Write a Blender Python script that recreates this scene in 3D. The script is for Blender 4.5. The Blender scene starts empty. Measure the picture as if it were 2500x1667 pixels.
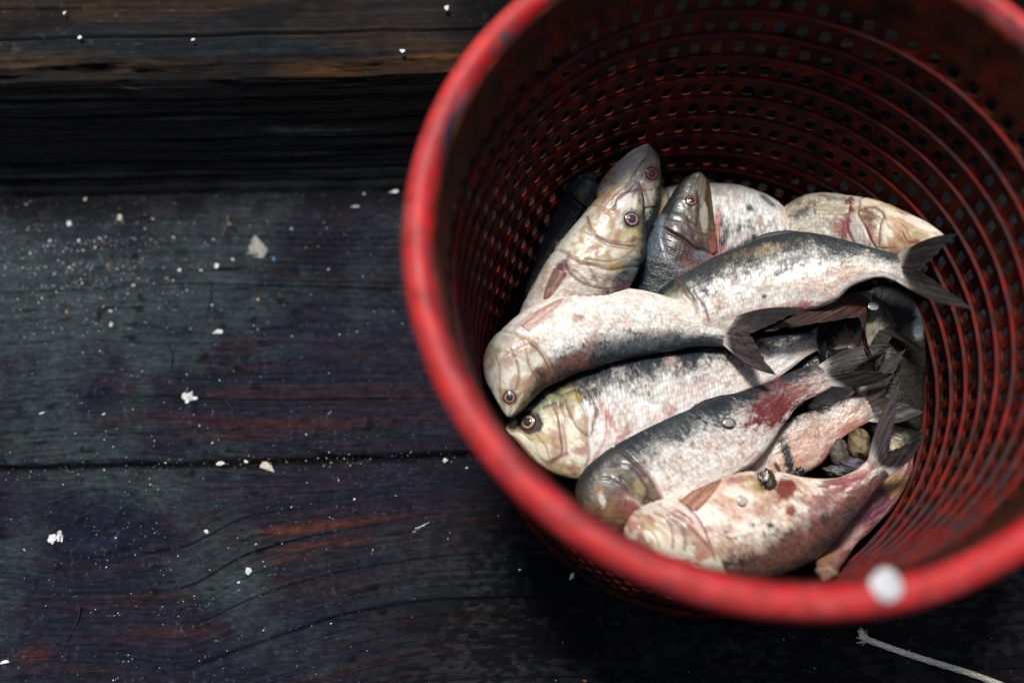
import bpy, math, random
import numpy as np
from mathutils import Vector
R = math.radians
random.seed(7)
rng = np.random.RandomState(11)
sc = bpy.context.scene
col = sc.collection

# ------------------------------------------------------------------ camera, sky, sun, exposure
H = 0.285            # height of the basket, metres (deck is z = 0)
CAMZ = H + 0.5334     # camera height
TILT = 0.3183        # tilt away from straight down
FPX = 2431.0         # focal length in pixels of the 2500 px wide photograph (35 mm lens)
cam = bpy.data.cameras.new('camera')
camo = bpy.data.objects.new('camera', cam)
col.objects.link(camo)
camo.location = (0, 0, CAMZ)
camo.rotation_euler = (TILT, 0, 0)
cam.sensor_width = 36.0
cam.lens = FPX * 36.0 / 2500.0
cam.clip_start = 0.01
cam.clip_end = 60
cam.dof.use_dof = True
cam.dof.focus_distance = 0.780
cam.dof.aperture_fstop = 1.5
sc.camera = camo

SUN_EL, SUN_AZ = 68.0, -24.0       # azimuth measured from +y (the top of the picture), negative = to the left
world = bpy.data.worlds.new('World')
sc.world = world
world.use_nodes = True
wn = world.node_tree
sky = wn.nodes.new('ShaderNodeTexSky')
sky.sky_type = 'NISHITA'
sky.sun_disc = False
sky.sun_elevation = R(SUN_EL)
sky.sun_rotation = R(SUN_AZ)
sky.dust_density = 3.0
bg = wn.nodes['Background']
bg.inputs['Strength'].default_value = 0.05
wn.links.new(sky.outputs[0], bg.inputs['Color'])
sd = bpy.data.lights.new('sun', 'SUN')
sd.energy = 2.6
sd.angle = R(10)
sd.color = (1.0, 0.96, 0.9)
so = bpy.data.objects.new('sun', sd)
col.objects.link(so)
dv = Vector((math.sin(R(SUN_AZ)) * math.cos(R(SUN_EL)), math.cos(R(SUN_AZ)) * math.cos(R(SUN_EL)), math.sin(R(SUN_EL))))
so.rotation_euler = dv.to_track_quat('Z', 'Y').to_euler()
so.location = dv * 3
sc.view_settings.view_transform = 'Standard'
sc.view_settings.look = 'None'
sc.view_settings.gamma = 1
sc.view_settings.exposure = 0.60
sc.view_settings.use_curve_mapping = False

# ------------------------------------------------------------------ maths helpers
K = 2352.0 / 2500.0
_c, _s = math.cos(TILT), math.sin(TILT)


def unp(x, y, z):
    """world point at height z seen at (x, y) of the 2352 px wide study picture"""
    x = np.asarray(x, float) / K; y = np.asarray(y, float) / K
    a = (x - 1250.0) / FPX
    b = (833.5 - y) / FPX
    dx, dy, dz = a, _s + b * _c, -_c + b * _s
    k = (z - CAMZ) / dz
    return np.stack([dx * k, dy * k, z + 0 * dx * k], -1)


def prj(P):
    x, y, z = P[..., 0], P[..., 1], P[..., 2] - CAMZ
    d = _s * y - _c * z
    u = _c * y + _s * z
    return (1250 + FPX * x / d) * K, (833.5 - FPX * u / d) * K


_T = rng.rand(256, 256)


def vn(x, y, seed=0):
    x = np.asarray(x, float) + seed * 17.31
    y = np.asarray(y, float) + seed * 7.77
    xi = np.floor(x).astype(int); yi = np.floor(y).astype(int)
    fx = x - xi; fy = y - yi
    fx = fx * fx * (3 - 2 * fx); fy = fy * fy * (3 - 2 * fy)
    a = _T[xi & 255, yi & 255]; b = _T[(xi + 1) & 255, yi & 255]
    c = _T[xi & 255, (yi + 1) & 255]; d = _T[(xi + 1) & 255, (yi + 1) & 255]
    return (a * (1 - fx) + b * fx) * (1 - fy) + (c * (1 - fx) + d * fx) * fy


def fbm(x, y, o=4, seed=0):
    r = 0; a = 0.5; n = 0
    for i in range(o):
        r = r + a * vn(x * 2 ** i, y * 2 ** i, seed + i * 3)
        n += a; a *= 0.5
    return r / n


def ss(a, b, x):
    t = np.clip((x - a) / (b - a), 0, 1)
    return t * t * (3 - 2 * t)


def mixc(c, k, m):
    return c * (1 - m[..., None]) + np.asarray(k, float) * m[..., None]


def mesh(name, V, F, mat=None, parent=None, colr=None, uv=None, smooth=True, wrap=None):
    """V (n,3), F (m,4|3) arrays -> one linked mesh object; colr (n,4) point colour; uv (n,2) stored per corner"""
    me = bpy.data.meshes.new(name)
    V = np.asarray(V, np.float32); F = np.asarray(F, np.int32)
    k = F.shape[1]
    me.vertices.add(len(V)); me.vertices.foreach_set('co', V.ravel())
    me.loops.add(F.size); me.loops.foreach_set('vertex_index', F.ravel())
    me.polygons.add(len(F))
    me.polygons.foreach_set('loop_start', np.arange(0, F.size, k, dtype=np.int32))
    me.polygons.foreach_set('loop_total', np.full(len(F), k, np.int32))
    me.polygons.foreach_set('use_smooth', np.full(len(F), smooth))
    me.update(calc_edges=True)
    if colr is not None:
        ca = me.color_attributes.new('Col', 'FLOAT_COLOR', 'POINT')
        c = np.ones((len(V), 4), np.float32); c[:, :colr.shape[1]] = colr
        ca.data.foreach_set('color', c.ravel())
    if uv is not None:
        ul = me.uv_layers.new(name='UVMap')
        ul.data.foreach_set('uv', np.asarray(uv, np.float32)[F.ravel()].ravel())
    o = bpy.data.objects.new(name, me)
    col.objects.link(o)
    if mat: me.materials.append(mat)
    if parent: o.parent = parent
    return o


def grid_faces(nu, nv, wrap_v=False, wrap_u=False):
    i = np.arange(nu if wrap_u else nu - 1)[:, None]; j = np.arange(nv if wrap_v else nv - 1)[None, :]
    i2 = (i + 1) % nu; j2 = (j + 1) % nv
    f = np.stack([i * nv + j + 0 * i2, i2 * nv + j, i2 * nv + j2, i * nv + j2 + 0 * i2], -1)
    return f.reshape(-1, 4)


def tag(o, label=None, cat=None, group=None, kind=None):
    if label: o['label'] = label
    if cat: o['category'] = cat
    if group: o['group'] = group
    if kind: o['kind'] = kind
    return o


def empty(name, loc):
    o = bpy.data.objects.new(name, None)
    o.empty_display_size = 0.02
    col.objects.link(o); o.location = loc
    return o


# ------------------------------------------------------------------ materials
def vmat(name, rough=0.5, spec=0.5, noise=None, bump=None, coat=0.0, alpha_rough=None, metallic=0.0):
    """principled material on the point colour; noise=(scale xyz, amount), bump=(scale xyz, detail, distance)"""
    m = bpy.data.materials.new(name); m.use_nodes = True
    nt = m.node_tree; p = nt.nodes['Principled BSDF']; L = nt.links.new
    at = nt.nodes.new('ShaderNodeAttribute'); at.attribute_name = 'Col'
    c = at.outputs['Color']
    tc = nt.nodes.new('ShaderNodeTexCoord')
    if noise:
        mp = nt.nodes.new('ShaderNodeMapping'); mp.inputs['Scale'].default_value = noise[0]
        L(tc.outputs['Object'], mp.inputs[0])
        nz = nt.nodes.new('ShaderNodeTexNoise'); nz.inputs['Scale'].default_value = 1; nz.inputs['Detail'].default_value = 5
        nz.inputs['Roughness'].default_value = .65
        L(mp.outputs[0], nz.inputs['Vector'])
        mr = nt.nodes.new('ShaderNodeMapRange')
        mr.inputs[1].default_value = .3; mr.inputs[2].default_value = .7
        mr.inputs[3].default_value = 1 - noise[1]; mr.inputs[4].default_value = 1 + noise[1]
        L(nz.outputs[0], mr.inputs[0])
        mx = nt.nodes.new('ShaderNodeVectorMath'); mx.operation = 'SCALE'
        L(c, mx.inputs[0]); L(mr.outputs[0], mx.inputs['Scale'])
        c = mx.outputs[0]
    L(c, p.inputs['Base Color'])
    p.inputs['Roughness'].default_value = rough
    p.inputs['Specular IOR Level'].default_value = spec
    p.inputs['Metallic'].default_value = metallic
    p.inputs['Coat Weight'].default_value = coat
    p.inputs['Coat Roughness'].default_value = .12
    if alpha_rough:
        mr = nt.nodes.new('ShaderNodeMapRange')
        mr.inputs[3].default_value = alpha_rough[0]; mr.inputs[4].default_value = alpha_rough[1]
        L(at.outputs['Alpha'], mr.inputs[0]); L(mr.outputs[0], p.inputs['Roughness'])
        ms = nt.nodes.new('ShaderNodeMapRange'); ms.inputs[3].default_value = .20; ms.inputs[4].default_value = .10
        L(at.outputs['Alpha'], ms.inputs[0]); L(ms.outputs[0], p.inputs['Specular IOR Level'])
    if bump:
        mp = nt.nodes.new('ShaderNodeMapping'); mp.inputs['Scale'].default_value = bump[0]
        L(tc.outputs['Object'], mp.inputs[0])
        nz = nt.nodes.new('ShaderNodeTexNoise'); nz.inputs['Scale'].default_value = 1; nz.inputs['Detail'].default_value = bump[1]
        nz.inputs['Roughness'].default_value = .65
        L(mp.outputs[0], nz.inputs['Vector'])
        b = nt.nodes.new('ShaderNodeBump'); b.inputs['Distance'].default_value = bump[2]; b.inputs['Strength'].default_value = 1
        L(nz.outputs[0], b.inputs['Height']); L(b.outputs[0], p.inputs['Normal'])
    return m


def fish_material():
    m = bpy.data.materials.new('fish_skin'); m.use_nodes = True
    nt = m.node_tree; p = nt.nodes['Principled BSDF']; L = nt.links.new; N = nt.nodes.new
    at = N('ShaderNodeAttribute'); at.attribute_name = 'Col'
    uv = N('ShaderNodeTexCoord')
    mp = N('ShaderNodeMapping'); mp.inputs['Scale'].default_value = (95, 52, 1)
    L(uv.outputs['UV'], mp.inputs[0])
    vo = N('ShaderNodeTexVoronoi'); vo.inputs['Scale'].default_value = 1; vo.inputs['Randomness'].default_value = .55
    L(mp.outputs[0], vo.inputs['Vector'])
    # brightness of each scale
    sx = N('ShaderNodeSeparateColor'); L(vo.outputs['Color'], sx.inputs[0])
    m1 = N('ShaderNodeMapRange'); m1.inputs[3].default_value = .76; m1.inputs[4].default_value = 1.18; L(sx.outputs[0], m1.inputs[0])
    m2 = N('ShaderNodeMapRange'); m2.inputs[1].default_value = .35; m2.inputs[2].default_value = .75
    m2.inputs[3].default_value = 1.05; m2.inputs[4].default_value = .66; L(vo.outputs['Distance'], m2.inputs[0])
    mu = N('ShaderNodeMath'); mu.operation = 'MULTIPLY'; L(m1.outputs[0], mu.inputs[0]); L(m2.outputs[0], mu.inputs[1])
    mm = N('ShaderNodeMix'); mm.data_type = 'FLOAT'
    L(at.outputs['Alpha'], mm.inputs[0]); mm.inputs[2].default_value = 1; L(mu.outputs[0], mm.inputs[3])
    # fine mottling
    nz = N('ShaderNodeTexNoise'); nz.inputs['Scale'].default_value = 420; nz.inputs['Detail'].default_value = 4
    L(uv.outputs['Object'], nz.inputs['Vector'])
    m3 = N('ShaderNodeMapRange'); m3.inputs[1].default_value = .3; m3.inputs[2].default_value = .7
    m3.inputs[3].default_value = .92; m3.inputs[4].default_value = 1.07; L(nz.outputs[0], m3.inputs[0])
    mu2 = N('ShaderNodeMath'); mu2.operation = 'MULTIPLY'; L(mm.outputs[0], mu2.inputs[0]); L(m3.outputs[0], mu2.inputs[1])
    sc_ = N('ShaderNodeVectorMath'); sc_.operation = 'SCALE'; L(at.outputs['Color'], sc_.inputs[0]); L(mu2.outputs[0], sc_.inputs['Scale'])
    L(sc_.outputs[0], p.inputs['Base Color'])
    p.inputs['Roughness'].default_value = .40
    p.inputs['Metallic'].default_value = 0.0
    p.inputs['Specular IOR Level'].default_value = .34
    p.inputs['Coat Weight'].default_value = .12; p.inputs['Coat Roughness'].default_value = .1
    # scale relief, faded on the head
    hm = N('ShaderNodeMath'); hm.operation = 'MULTIPLY'; L(vo.outputs['Distance'], hm.inputs[0]); L(at.outputs['Alpha'], hm.inputs[1])
    hc = N('ShaderNodeMath'); hc.operation = 'MULTIPLY'; L(sx.outputs[1], hc.inputs[0]); L(at.outputs['Alpha'], hc.inputs[1])
    hs = N('ShaderNodeMath'); hs.operation = 'MULTIPLY_ADD'; L(hc.outputs[0], hs.inputs[0]); hs.inputs[1].default_value = -.5; L(hm.outputs[0], hs.inputs[2])
    b = N('ShaderNodeBump'); b.invert = True; b.inputs['Distance'].default_value = .0004; b.inputs['Strength'].default_value = .7
    L(hs.outputs[0], b.inputs['Height'])
    b2 = N('ShaderNodeBump'); b2.inputs['Distance'].default_value = .0006; b2.inputs['Strength'].default_value = .5
    n2 = N('ShaderNodeTexNoise'); n2.inputs['Scale'].default_value = 260; n2.inputs['Detail'].default_value = 5
    L(uv.outputs['Object'], n2.inputs['Vector']); L(n2.outputs[0], b2.inputs['Height'])
    L(b.outputs[0], b2.inputs['Normal']); L(b2.outputs[0], p.inputs['Normal'])
    return m


M_fish = fish_material()
M_fin = vmat('fin_membrane', .5, .28, ((300, 300, 300), .3), ((500, 500, 500), 3, .0002), coat=0.0)
M_eye = vmat('eye_surface', .12, .6, coat=.6)
M_plastic = vmat('worn_red_plastic', .65, .08, ((60, 60, 60), .35), ((250, 250, 250), 5, .0006))
M_rim = vmat('rim_red_plastic', .5, .28, ((45, 45, 45), .18), ((120, 120, 120), 4, .0004))
M_wood = vmat('dark_wet_wood', .6, .25, ((60, 420, 200), .4), ((140, 700, 500), 6, .0009), alpha_rough=(.22, .82))
M_shell = vmat('shell_chip', .55, .4, ((500, 500, 500), .25), ((700, 700, 700), 4, .0004))
M_rope = vmat('rope_fibre', .85, .2, ((900, 900, 900), .35), ((900, 900, 900), 4, .0004))
M_slime = vmat('wet_clot', .12, .6, ((400, 400, 400), .4), ((350, 350, 350), 4, .0006), coat=.8)

# ------------------------------------------------------------------ the deck
ANG = R(1.6)
ca_, sa_ = math.cos(ANG), math.sin(ANG)


def to_ab(x, y):
    return x * ca_ + y * sa_, -x * sa_ + y * ca_


def ab_of(px, py):
    p = unp(px, py, 0.0)
    return to_ab(p[..., 0], p[..., 1])


SEAM_B = float(ab_of(500, 1066)[1])
BEAM_B = float(ab_of(450, 446)[1])


def knots():
    # (px, py, radius along, radius across, strength)
    return [(225, 1212, 110, 78, 1.0), (222, 905, 50, 38, .8), (330, 752, 36, 20, .5), (-10, 1200, 55, 45, .7), (575, 575, 60, 26, .0)]


def deck_fields(X, Y):
    A, B = to_ab(X, Y)
    lower = B < SEAM_B
    g = B.copy()
    kn = np.zeros_like(B); kr = np.ones_like(B) * 9
    for (px, py, ra, rb, st) in knots():
        ka, kb = ab_of(px, py)
        ra = ra * .00033; rb = rb * .00033
        da = (A - ka) / ra; db = (B - kb) / rb
        d2 = da * da + db * db
        g = g - st * rb * 1.5 * db / (1 + .55 * d2) * 1.0
        kn = np.maximum(kn, st * np.exp(-(d2 ** 1.5) * .9))
        kr = np.minimum(kr, np.sqrt(d2) + (1 - st) * 5)
    # the grain of the lower plank climbs towards the right
    a0 = ab_of(430, 1250)[0]; a1 = ab_of(1050, 1250)[0]
    rise = ss(a0, a1, A) * .026 - .010 * np.exp(-((A - a0) / .035) ** 2)
    g = np.where(lower, g - rise * ss(0, .05, SEAM_B - B) , g)
    # ripples in the upper plank
    g = g + .003 * (fbm(A * 7, B * 20, 3, 3) - .5) + .0016 * np.sin(A * 22 + B * 30)
    ring = fbm(A * 1.2, g * 170, 3, 5)
    ring2 = fbm(A * 2.5 + 40, g * 420, 3, 9)
    streak = fbm(A * 9, g * 900, 3, 21)
    film = fbm(A * 11, B * 13, 5, 31)
    return A, B, g, ring, ring2, streak, film, kn, kr, lower


def build_deck():
    xs = np.concatenate([np.linspace(-3, -.62, 14)[:-1], np.linspace(-.62, .68, 1170), np.linspace(.68, 3, 14)[1:]])
    ys = np.concatenate([np.linspace(-2.2, -.28, 14)[:-1], np.linspace(-.28, .5, 820), np.linspace(.5, 3, 14)[1:]])
    X, Y = np.meshgrid(xs, ys, indexing='ij')
    A, B, g, ring, ring2, streak, film, kn, kr, lower = deck_fields(X, Y)
    px, py = prj(np.stack([X, Y, 0 * X], -1))
    wet = ss(760, 1180, px + .35 * (py - 1200) + 260 * (fbm(A * 9, B * 12, 4, 77) - .5)) * ss(1010, 1330, py + .12 * (px - 900))
    wet = np.maximum(wet, ss(880, 1150, px) * ss(900, 1100, py) * .6)
    wet = np.maximum(wet, ss(1150, 1420, px) * .85)  # not damp: shade beyond the basket put into the deck colour, darkening wall holes
    Z = (ring - .5) * .0026 + (ring2 - .5) * .0022 + (streak - .5) * .0008 + (fbm(A * 60, B * 60, 3, 41) - .5) * .0006
    Z = Z + (fbm(A * 24, g * 1500, 3, 44) - .5) * .0011 + (fbm(A * 130, B * 150, 3, 45) - .5) * .0012
    rm = ss(540, 640, px) * (1 - ss(905, 960, px)) * ss(515, 550, py) * (1 - ss(650, 700, py))
    rp = np.sin((g + .0016 * fbm(A * 20, B * 30, 3, 58)) * 6.283 / .0062)
    Z = Z + rm * rp * .0007
    cdz = np.exp(-np.clip(BEAM_B - B, 0, 1) / .012)
    Z = Z + cdz * (fbm(A * 70, B * 90, 4, 59) - .3) * .006
    Z = Z * (1 - .5 * kn)
    # seam and long cracks
    sb = SEAM_B + .0065 * (fbm(A * 9, A * 0, 5, 51) - .5) * 2
    seam = np.exp(-((B - sb) / (.0012 + .0030 * fbm(A * 14, A * 0 + 3, 4, 52))) ** 2)
    Z = Z - .006 * seam - .0016 * np.exp(-((B - sb) / .008) ** 2)
    crk = np.zeros_like(B)
    for (pa, pb, a_s, a_e, wdt) in ((( 700, 1335), None, 430, 1120, .0008), ((800, 1410), None, 420, 1230, .0009), ((600, 1262), None, 380, 760, .0005),
                                    ((600, 655), None, 0, 900, .0007), ((500, 620), None, 250, 900, .0006), ((650, 585), None, 350, 920, .0006), ((700, 920), None, 300, 950, .0005), ((600, 1180), None, 300, 800, .0005)):
        ia, ib = ab_of(*pa)
        k = (np.abs(X - float(unp(pa[0], pa[1], 0)[0]))) + np.abs(Y - float(unp(pa[0], pa[1], 0)[1]))
        g0 = g.flat[int(np.argmin(k))]
        pa_s = ab_of(a_s, pa[1])[0]; pa_e = ab_of(a_e, pa[1])[0]
        wv = .0012 * (fbm(A * 30, A * 0 + ib * 50, 3, 61) - .5)
        crk = np.maximum(crk, np.exp(-((g - g0 - wv) / wdt) ** 2) * ss(pa_s - .02, pa_s + .02, A) * (1 - ss(pa_e - .02, pa_e + .02, A)) * (lower == (float(ib) < SEAM_B)))
    # radial cracks in the knots
    Z = Z - .002 * crk
    pit = (vn(A * 260, B * 320, 91) > .93) & (vn(A * 40, B * 40, 92) > .5)
    Z = Z - .0006 * pit
    C = np.zeros(X.shape + (3,))
    C[:] = (.0150, .0165, .0250)                                         # blue black old wood
    C = mixc(C, (.021, .0155, .024), ss(.45, .7, fbm(A * 5, g * 80, 3, 14)))   # purple cast
    late = ss(.54, .68, ring) * ss(.38, .62, fbm(A * 6, g * 30, 3, 15))
    C = mixc(C, (.060, .018, .017), late * .35)                           # red brown late wood
    late2 = ss(.6, .72, ring2) * ss(.48, .62, fbm(A * 5 + 9, g * 26, 3, 16))
    C = mixc(C, (.10, .028, .017), late2 * .28)
    for (qx, qy, rx, ry, cc, st) in ((700, 1212, 190, 12, (.15, .035, .015), .7), (740, 1250, 150, 8, (.16, .04, .016), .6), (600, 1290, 140, 10, (.10, .028, .016), .6), (560, 1345, 160, 12, (.08, .025, .016), .5),
                                     (620, 1060, 240, 10, (.07, .015, .014), .45), (130, 1035, 60, 8, (.16, .04, .015), .7), (60, 1005, 70, 8, (.11, .03, .015), .6), (640, 975, 200, 9, (.08, .02, .015), .55), (560, 1000, 180, 6, (.09, .02, .015), .6),
                                     (80, 1500, 40, 18, (.12, .03, .015), .6), (400, 1450, 120, 14, (.07, .02, .015), .5), (1000, 1240, 120, 14, (.05, .02, .01), .5), (1100, 1190, 200, 10, (.06, .015, .008), .6), (1060, 1420, 140, 12, (.05, .014, .008), .6)):
        sl = -.12 if qy > 1090 and 430 < qx < 1000 else -.02
        dd = ((px - qx) / rx) ** 2 + ((py - qy - sl * (px - qx)) / ry) ** 2
        C = mixc(C, cc, 1.15 * st * np.exp(-dd * 1.2) * ss(.3, .6, streak + .2 * film))
    C = mixc(C, (.004, .0045, .006), rm * ss(-.1, -.9, rp) * .0 + rm * (1 - ss(-.9, -.2, rp)) * .75)
    fm = ss(.44, .66, film + .12 * (vn(A * 90, B * 120, 71) - .5)) * (1 - .65 * kn)
    leftish = 1 - ss(500, 1150, px)
    fm = np.clip(fm * (.40 + .60 * leftish) * (.45 + .55 * ss(500, 640, py)) + .25 * ss(.5, .7, film) * (py < 1080), 0, 1)
    C = mixc(C, (.036, .045, .047), fm * .85)                             # grey green dried silt film
    C = mixc(C, (.060, .072, .072), ss(.60, .78, film) * fm * .6)
    C = mixc(C, (.009, .012, .026), kn * .85)
    knc = (np.abs(np.sin(np.arctan2(B - ab_of(225, 1212)[1], A - ab_of(225, 1212)[0]) * 4 + fbm(A * 30, B * 30, 3, 81) * 6)) < .07) & (kr < 1.3) & (kr > .2)
    C = mixc(C, (.05, .055, .055), knc * .6 * (kn > .15))
    C = C * (0.62 + .76 * fbm(A * 22, g * 1100, 4, 46))[..., None] * (.8 + .4 * vn(A * 300, B * 360, 47))[..., None]
    C = mixc(C, (.0035, .0035, .0045), np.clip(seam + crk * .9, 0, 1) * .92)
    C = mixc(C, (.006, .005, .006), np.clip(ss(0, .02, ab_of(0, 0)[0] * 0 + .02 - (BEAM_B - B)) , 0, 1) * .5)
    iso = fbm(A * 210, B * 250, 4, 48)
    C = C * (.50 + 1.0 * iso)[..., None]
    dash = ss(.80, .88, vn(A * 95 + 3 * vn(A * 30, B * 30, 54), B * 260, 55)) * ss(.45, .6, fbm(A * 22, B * 22, 3, 56))
    C = mixc(C, (.004, .0045, .006), dash * .8); 
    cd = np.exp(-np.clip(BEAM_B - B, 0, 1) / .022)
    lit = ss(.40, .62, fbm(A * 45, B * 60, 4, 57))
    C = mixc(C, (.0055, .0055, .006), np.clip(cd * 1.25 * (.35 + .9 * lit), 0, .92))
    spk = (vn(A * 520, B * 520, 95) > .9) & (vn(A * 50, B * 50, 96) > .46)
    C = mixc(C, (.09, .10, .11), spk * (.5 - .3 * wet))
    C = C * (.68 * (1 - .78 * wet))[..., None] * np.array([.90, 1.0, 1.10])
    rough = np.clip(1 - .60 * wet * ss(.46, .62, .6 * fbm(A * 160, g * 330, 4, 99) + .4 * fbm(A * 14, B * 34, 3, 98)), 0, 1)
    Z = Z * (1 - .3 * wet)
    c4 = np.concatenate([C, rough[..., None]], -1).reshape(-1, 4)
    V = np.stack([X, Y, Z], -1).reshape(-1, 3)
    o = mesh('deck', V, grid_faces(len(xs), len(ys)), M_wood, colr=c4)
    return tag(o, 'dark wet wooden deck planks under the red basket, with silt film and seam', kind='structure')


build_deck()


def build_beam():
    # cross-section in (b, z), sloping front face, worn rounded edge, long top
    prof = [(-.006, -.012), (.0, .0), (.004, .012)]
    n = 130
    for i in range(n):
        t = i / (n - 1)
        prof.append((.004 + .052 * t ** 1.05, .012 + .088 * t))
    for i in range(1, 12):
        a = i / 12 * R(58)
        prof.append((.056 + .011 * math.sin(a) * 1.0 + .002 * i / 12, .100 + .009 * (1 - math.cos(a)) ** .5 * 1.0 * (i / 12)))
    b0, z0 = prof[-1]
    for i in range(1, 120):
        prof.append((b0 + .0011 * i, z0 + .0008 * (1 - math.exp(-i / 8))))
    prof += [(b0 + .30, z0 + .001), (b0 + .9, z0 + .001), (b0 + 1.6, z0 + .001), (b0 + 1.602, -.012)]
    prof = np.array(prof)
    # arc coordinate
    arc = np.concatenate([[0], np.cumsum(np.hypot(*np.diff(prof, axis=0).T))])
    As = np.concatenate([np.linspace(-3, -.62, 12)[:-1], np.linspace(-.62, .56, 800), np.linspace(.56, 3, 12)[1:]])
    A, Q = np.meshgrid(As, arc, indexing='ij')
    bb = np.broadcast_to(prof[:, 0], A.shape); zz = np.broadcast_to(prof[:, 1], A.shape)
    wob = .005 * (fbm(A * 5, Q * 0, 4, 7) - .5) + .0015 * (fbm(A * 40, Q * 3, 3, 8) - .5)
    top = ss(.098, .108, zz)
    edge = np.exp(-((Q - arc[n + 8]) / .014) ** 2)
    rel = (fbm(A * 4, Q * 260, 4, 10) - .5) * .003 + (fbm(A * 14, Q * 90, 3, 12) - .5) * .0025
    chip = ss(.52, .70, fbm(A * 12, Q * 60, 4, 13)) * edge
    zz = zz + rel * (.35 + .65 * top) - chip * .004
    bb = bb + BEAM_B + wob + .006 * (fbm(A * 34, Q * 20, 4, 35) - .5) * (1 - ss(.0, .03, zz)) + rel * (1 - top) * .8 + chip * .002
    crack = np.exp(-((Q - arc[n + 8] - .026 - .016 * fbm(A * 2.5, Q * 0, 4, 14)) / .0010) ** 2) * (vn(A * 3, A * 0, 15) > .3) + np.exp(-((Q - arc[n + 8] - .050 - .020 * fbm(A * 3, Q * 0 + 4, 4, 14)) / .0009) ** 2) * (vn(A * 4, A * 0, 16) > .45)
    zz = zz - .003 * crack
    C = np.zeros(A.shape + (3,)); C[:] = (.020, .019, .021)
    C = mixc(C, (.030, .022, .018), ss(.4, .65, fbm(A * 5, Q * 50, 4, 17)))
    C = mixc(C, (.016, .022, .027), ss(.5, .7, fbm(A * 8 + 5, Q * 60, 4, 18)))
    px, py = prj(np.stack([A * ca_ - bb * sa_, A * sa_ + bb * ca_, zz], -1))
    C = mixc(C, (.008, .008, .010), ss(.50, .62, fbm(A * 16, Q * 46, 4, 33)) * top * .8)
    C = mixc(C, (.050, .028, .015), ss(.56, .68, fbm(A * 10 + 7, Q * 60, 4, 34)) * top * .6)
    worn = edge * ss(.42, .60, fbm(A * 7, Q * 70, 4, 19) + .13 * ss(560, 800, px) + .05 * (px < 420))
    C = mixc(C, (.085, .042, .018), worn * .7)
    C = mixc(C, (.16, .062, .020), worn * ss(.5, .66, fbm(A * 12, Q * 160, 4, 20)) * ss(650, 760, px) * .8)
    C = mixc(C, (.055, .045, .020), worn * ss(.5, .6, fbm(A * 11, Q * 60, 3, 22)) * .6)
    C = mixc(C, (.075, .085, .08), (vn(A * 170, Q * 260, 24) > .87) * top * ss(.5, .6, vn(A * 12, Q * 20, 25)) * .5)
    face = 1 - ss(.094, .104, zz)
    C = mixc(C, (.0045, .0045, .005), face * .93)  # front face blackened, its shade painted into the colour
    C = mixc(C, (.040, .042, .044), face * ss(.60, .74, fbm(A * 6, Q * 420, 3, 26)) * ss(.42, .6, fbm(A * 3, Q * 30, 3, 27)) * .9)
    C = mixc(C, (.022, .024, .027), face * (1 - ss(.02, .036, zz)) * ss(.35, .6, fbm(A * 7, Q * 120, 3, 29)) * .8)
    C = mixc(C, (.003, .003, .003), crack * .9)
    C = C * (.36 + .5 * fbm(A * 12, Q * 700, 3, 28))[..., None] * (.65 + .7 * fbm(A * 120, Q * 160, 4, 37))[..., None]
    V = np.stack([A * ca_ - bb * sa_, A * sa_ + bb * ca_, zz], -1)
    C = C * (1 - .93 * ss(1000, 1160, px))[..., None]  # shade behind the basket painted into the beam, so wall holes look black
    rough = np.clip(1.0 - .12 * face, 0, 1)
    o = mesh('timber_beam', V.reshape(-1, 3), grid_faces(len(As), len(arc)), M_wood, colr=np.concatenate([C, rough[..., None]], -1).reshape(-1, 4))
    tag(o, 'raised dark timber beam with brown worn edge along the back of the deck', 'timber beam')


build_beam()

# ------------------------------------------------------------------ the basket
BX, BY = .1595, .2486
RA, SL = .2045, .0996
T1, DT = .0602, .0212
SHX, SHY = -.0056, -.0954      # the tub leans a little towards the viewer


def rwall(t):
    return RA - SL * t


bk = empty('basket', (BX, BY, 0))
tag(bk, 'round red perforated plastic basket full of fish with bright worn rim', 'basket')


def plastic_col(P, rimness, seed=0):
    x, y, z = P[..., 0], P[..., 1], P[..., 2]
    an = np.arctan2(y, x)
    n1 = fbm(an * 9 + 3, z * 70, 4, 101 + seed); n2 = fbm(an * 26, z * 200, 4, 105 + seed); n3 = fbm(an * 5, z * 30, 3, 108 + seed)
    C = np.zeros(P.shape); C[:] = (.115, .012, .006)
    C = mixc(C, (.058, .015, .007), ss(.35, .6, n1))
    C = mixc(C, (.026, .010, .006), ss(.45, .66, n2) * .85)
    C = mixc(C, (.010, .0065, .006), ss(.52, .68, n3 * .5 + n2 * .5) * .8)
    return C


WALL_OFF = 1


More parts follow.
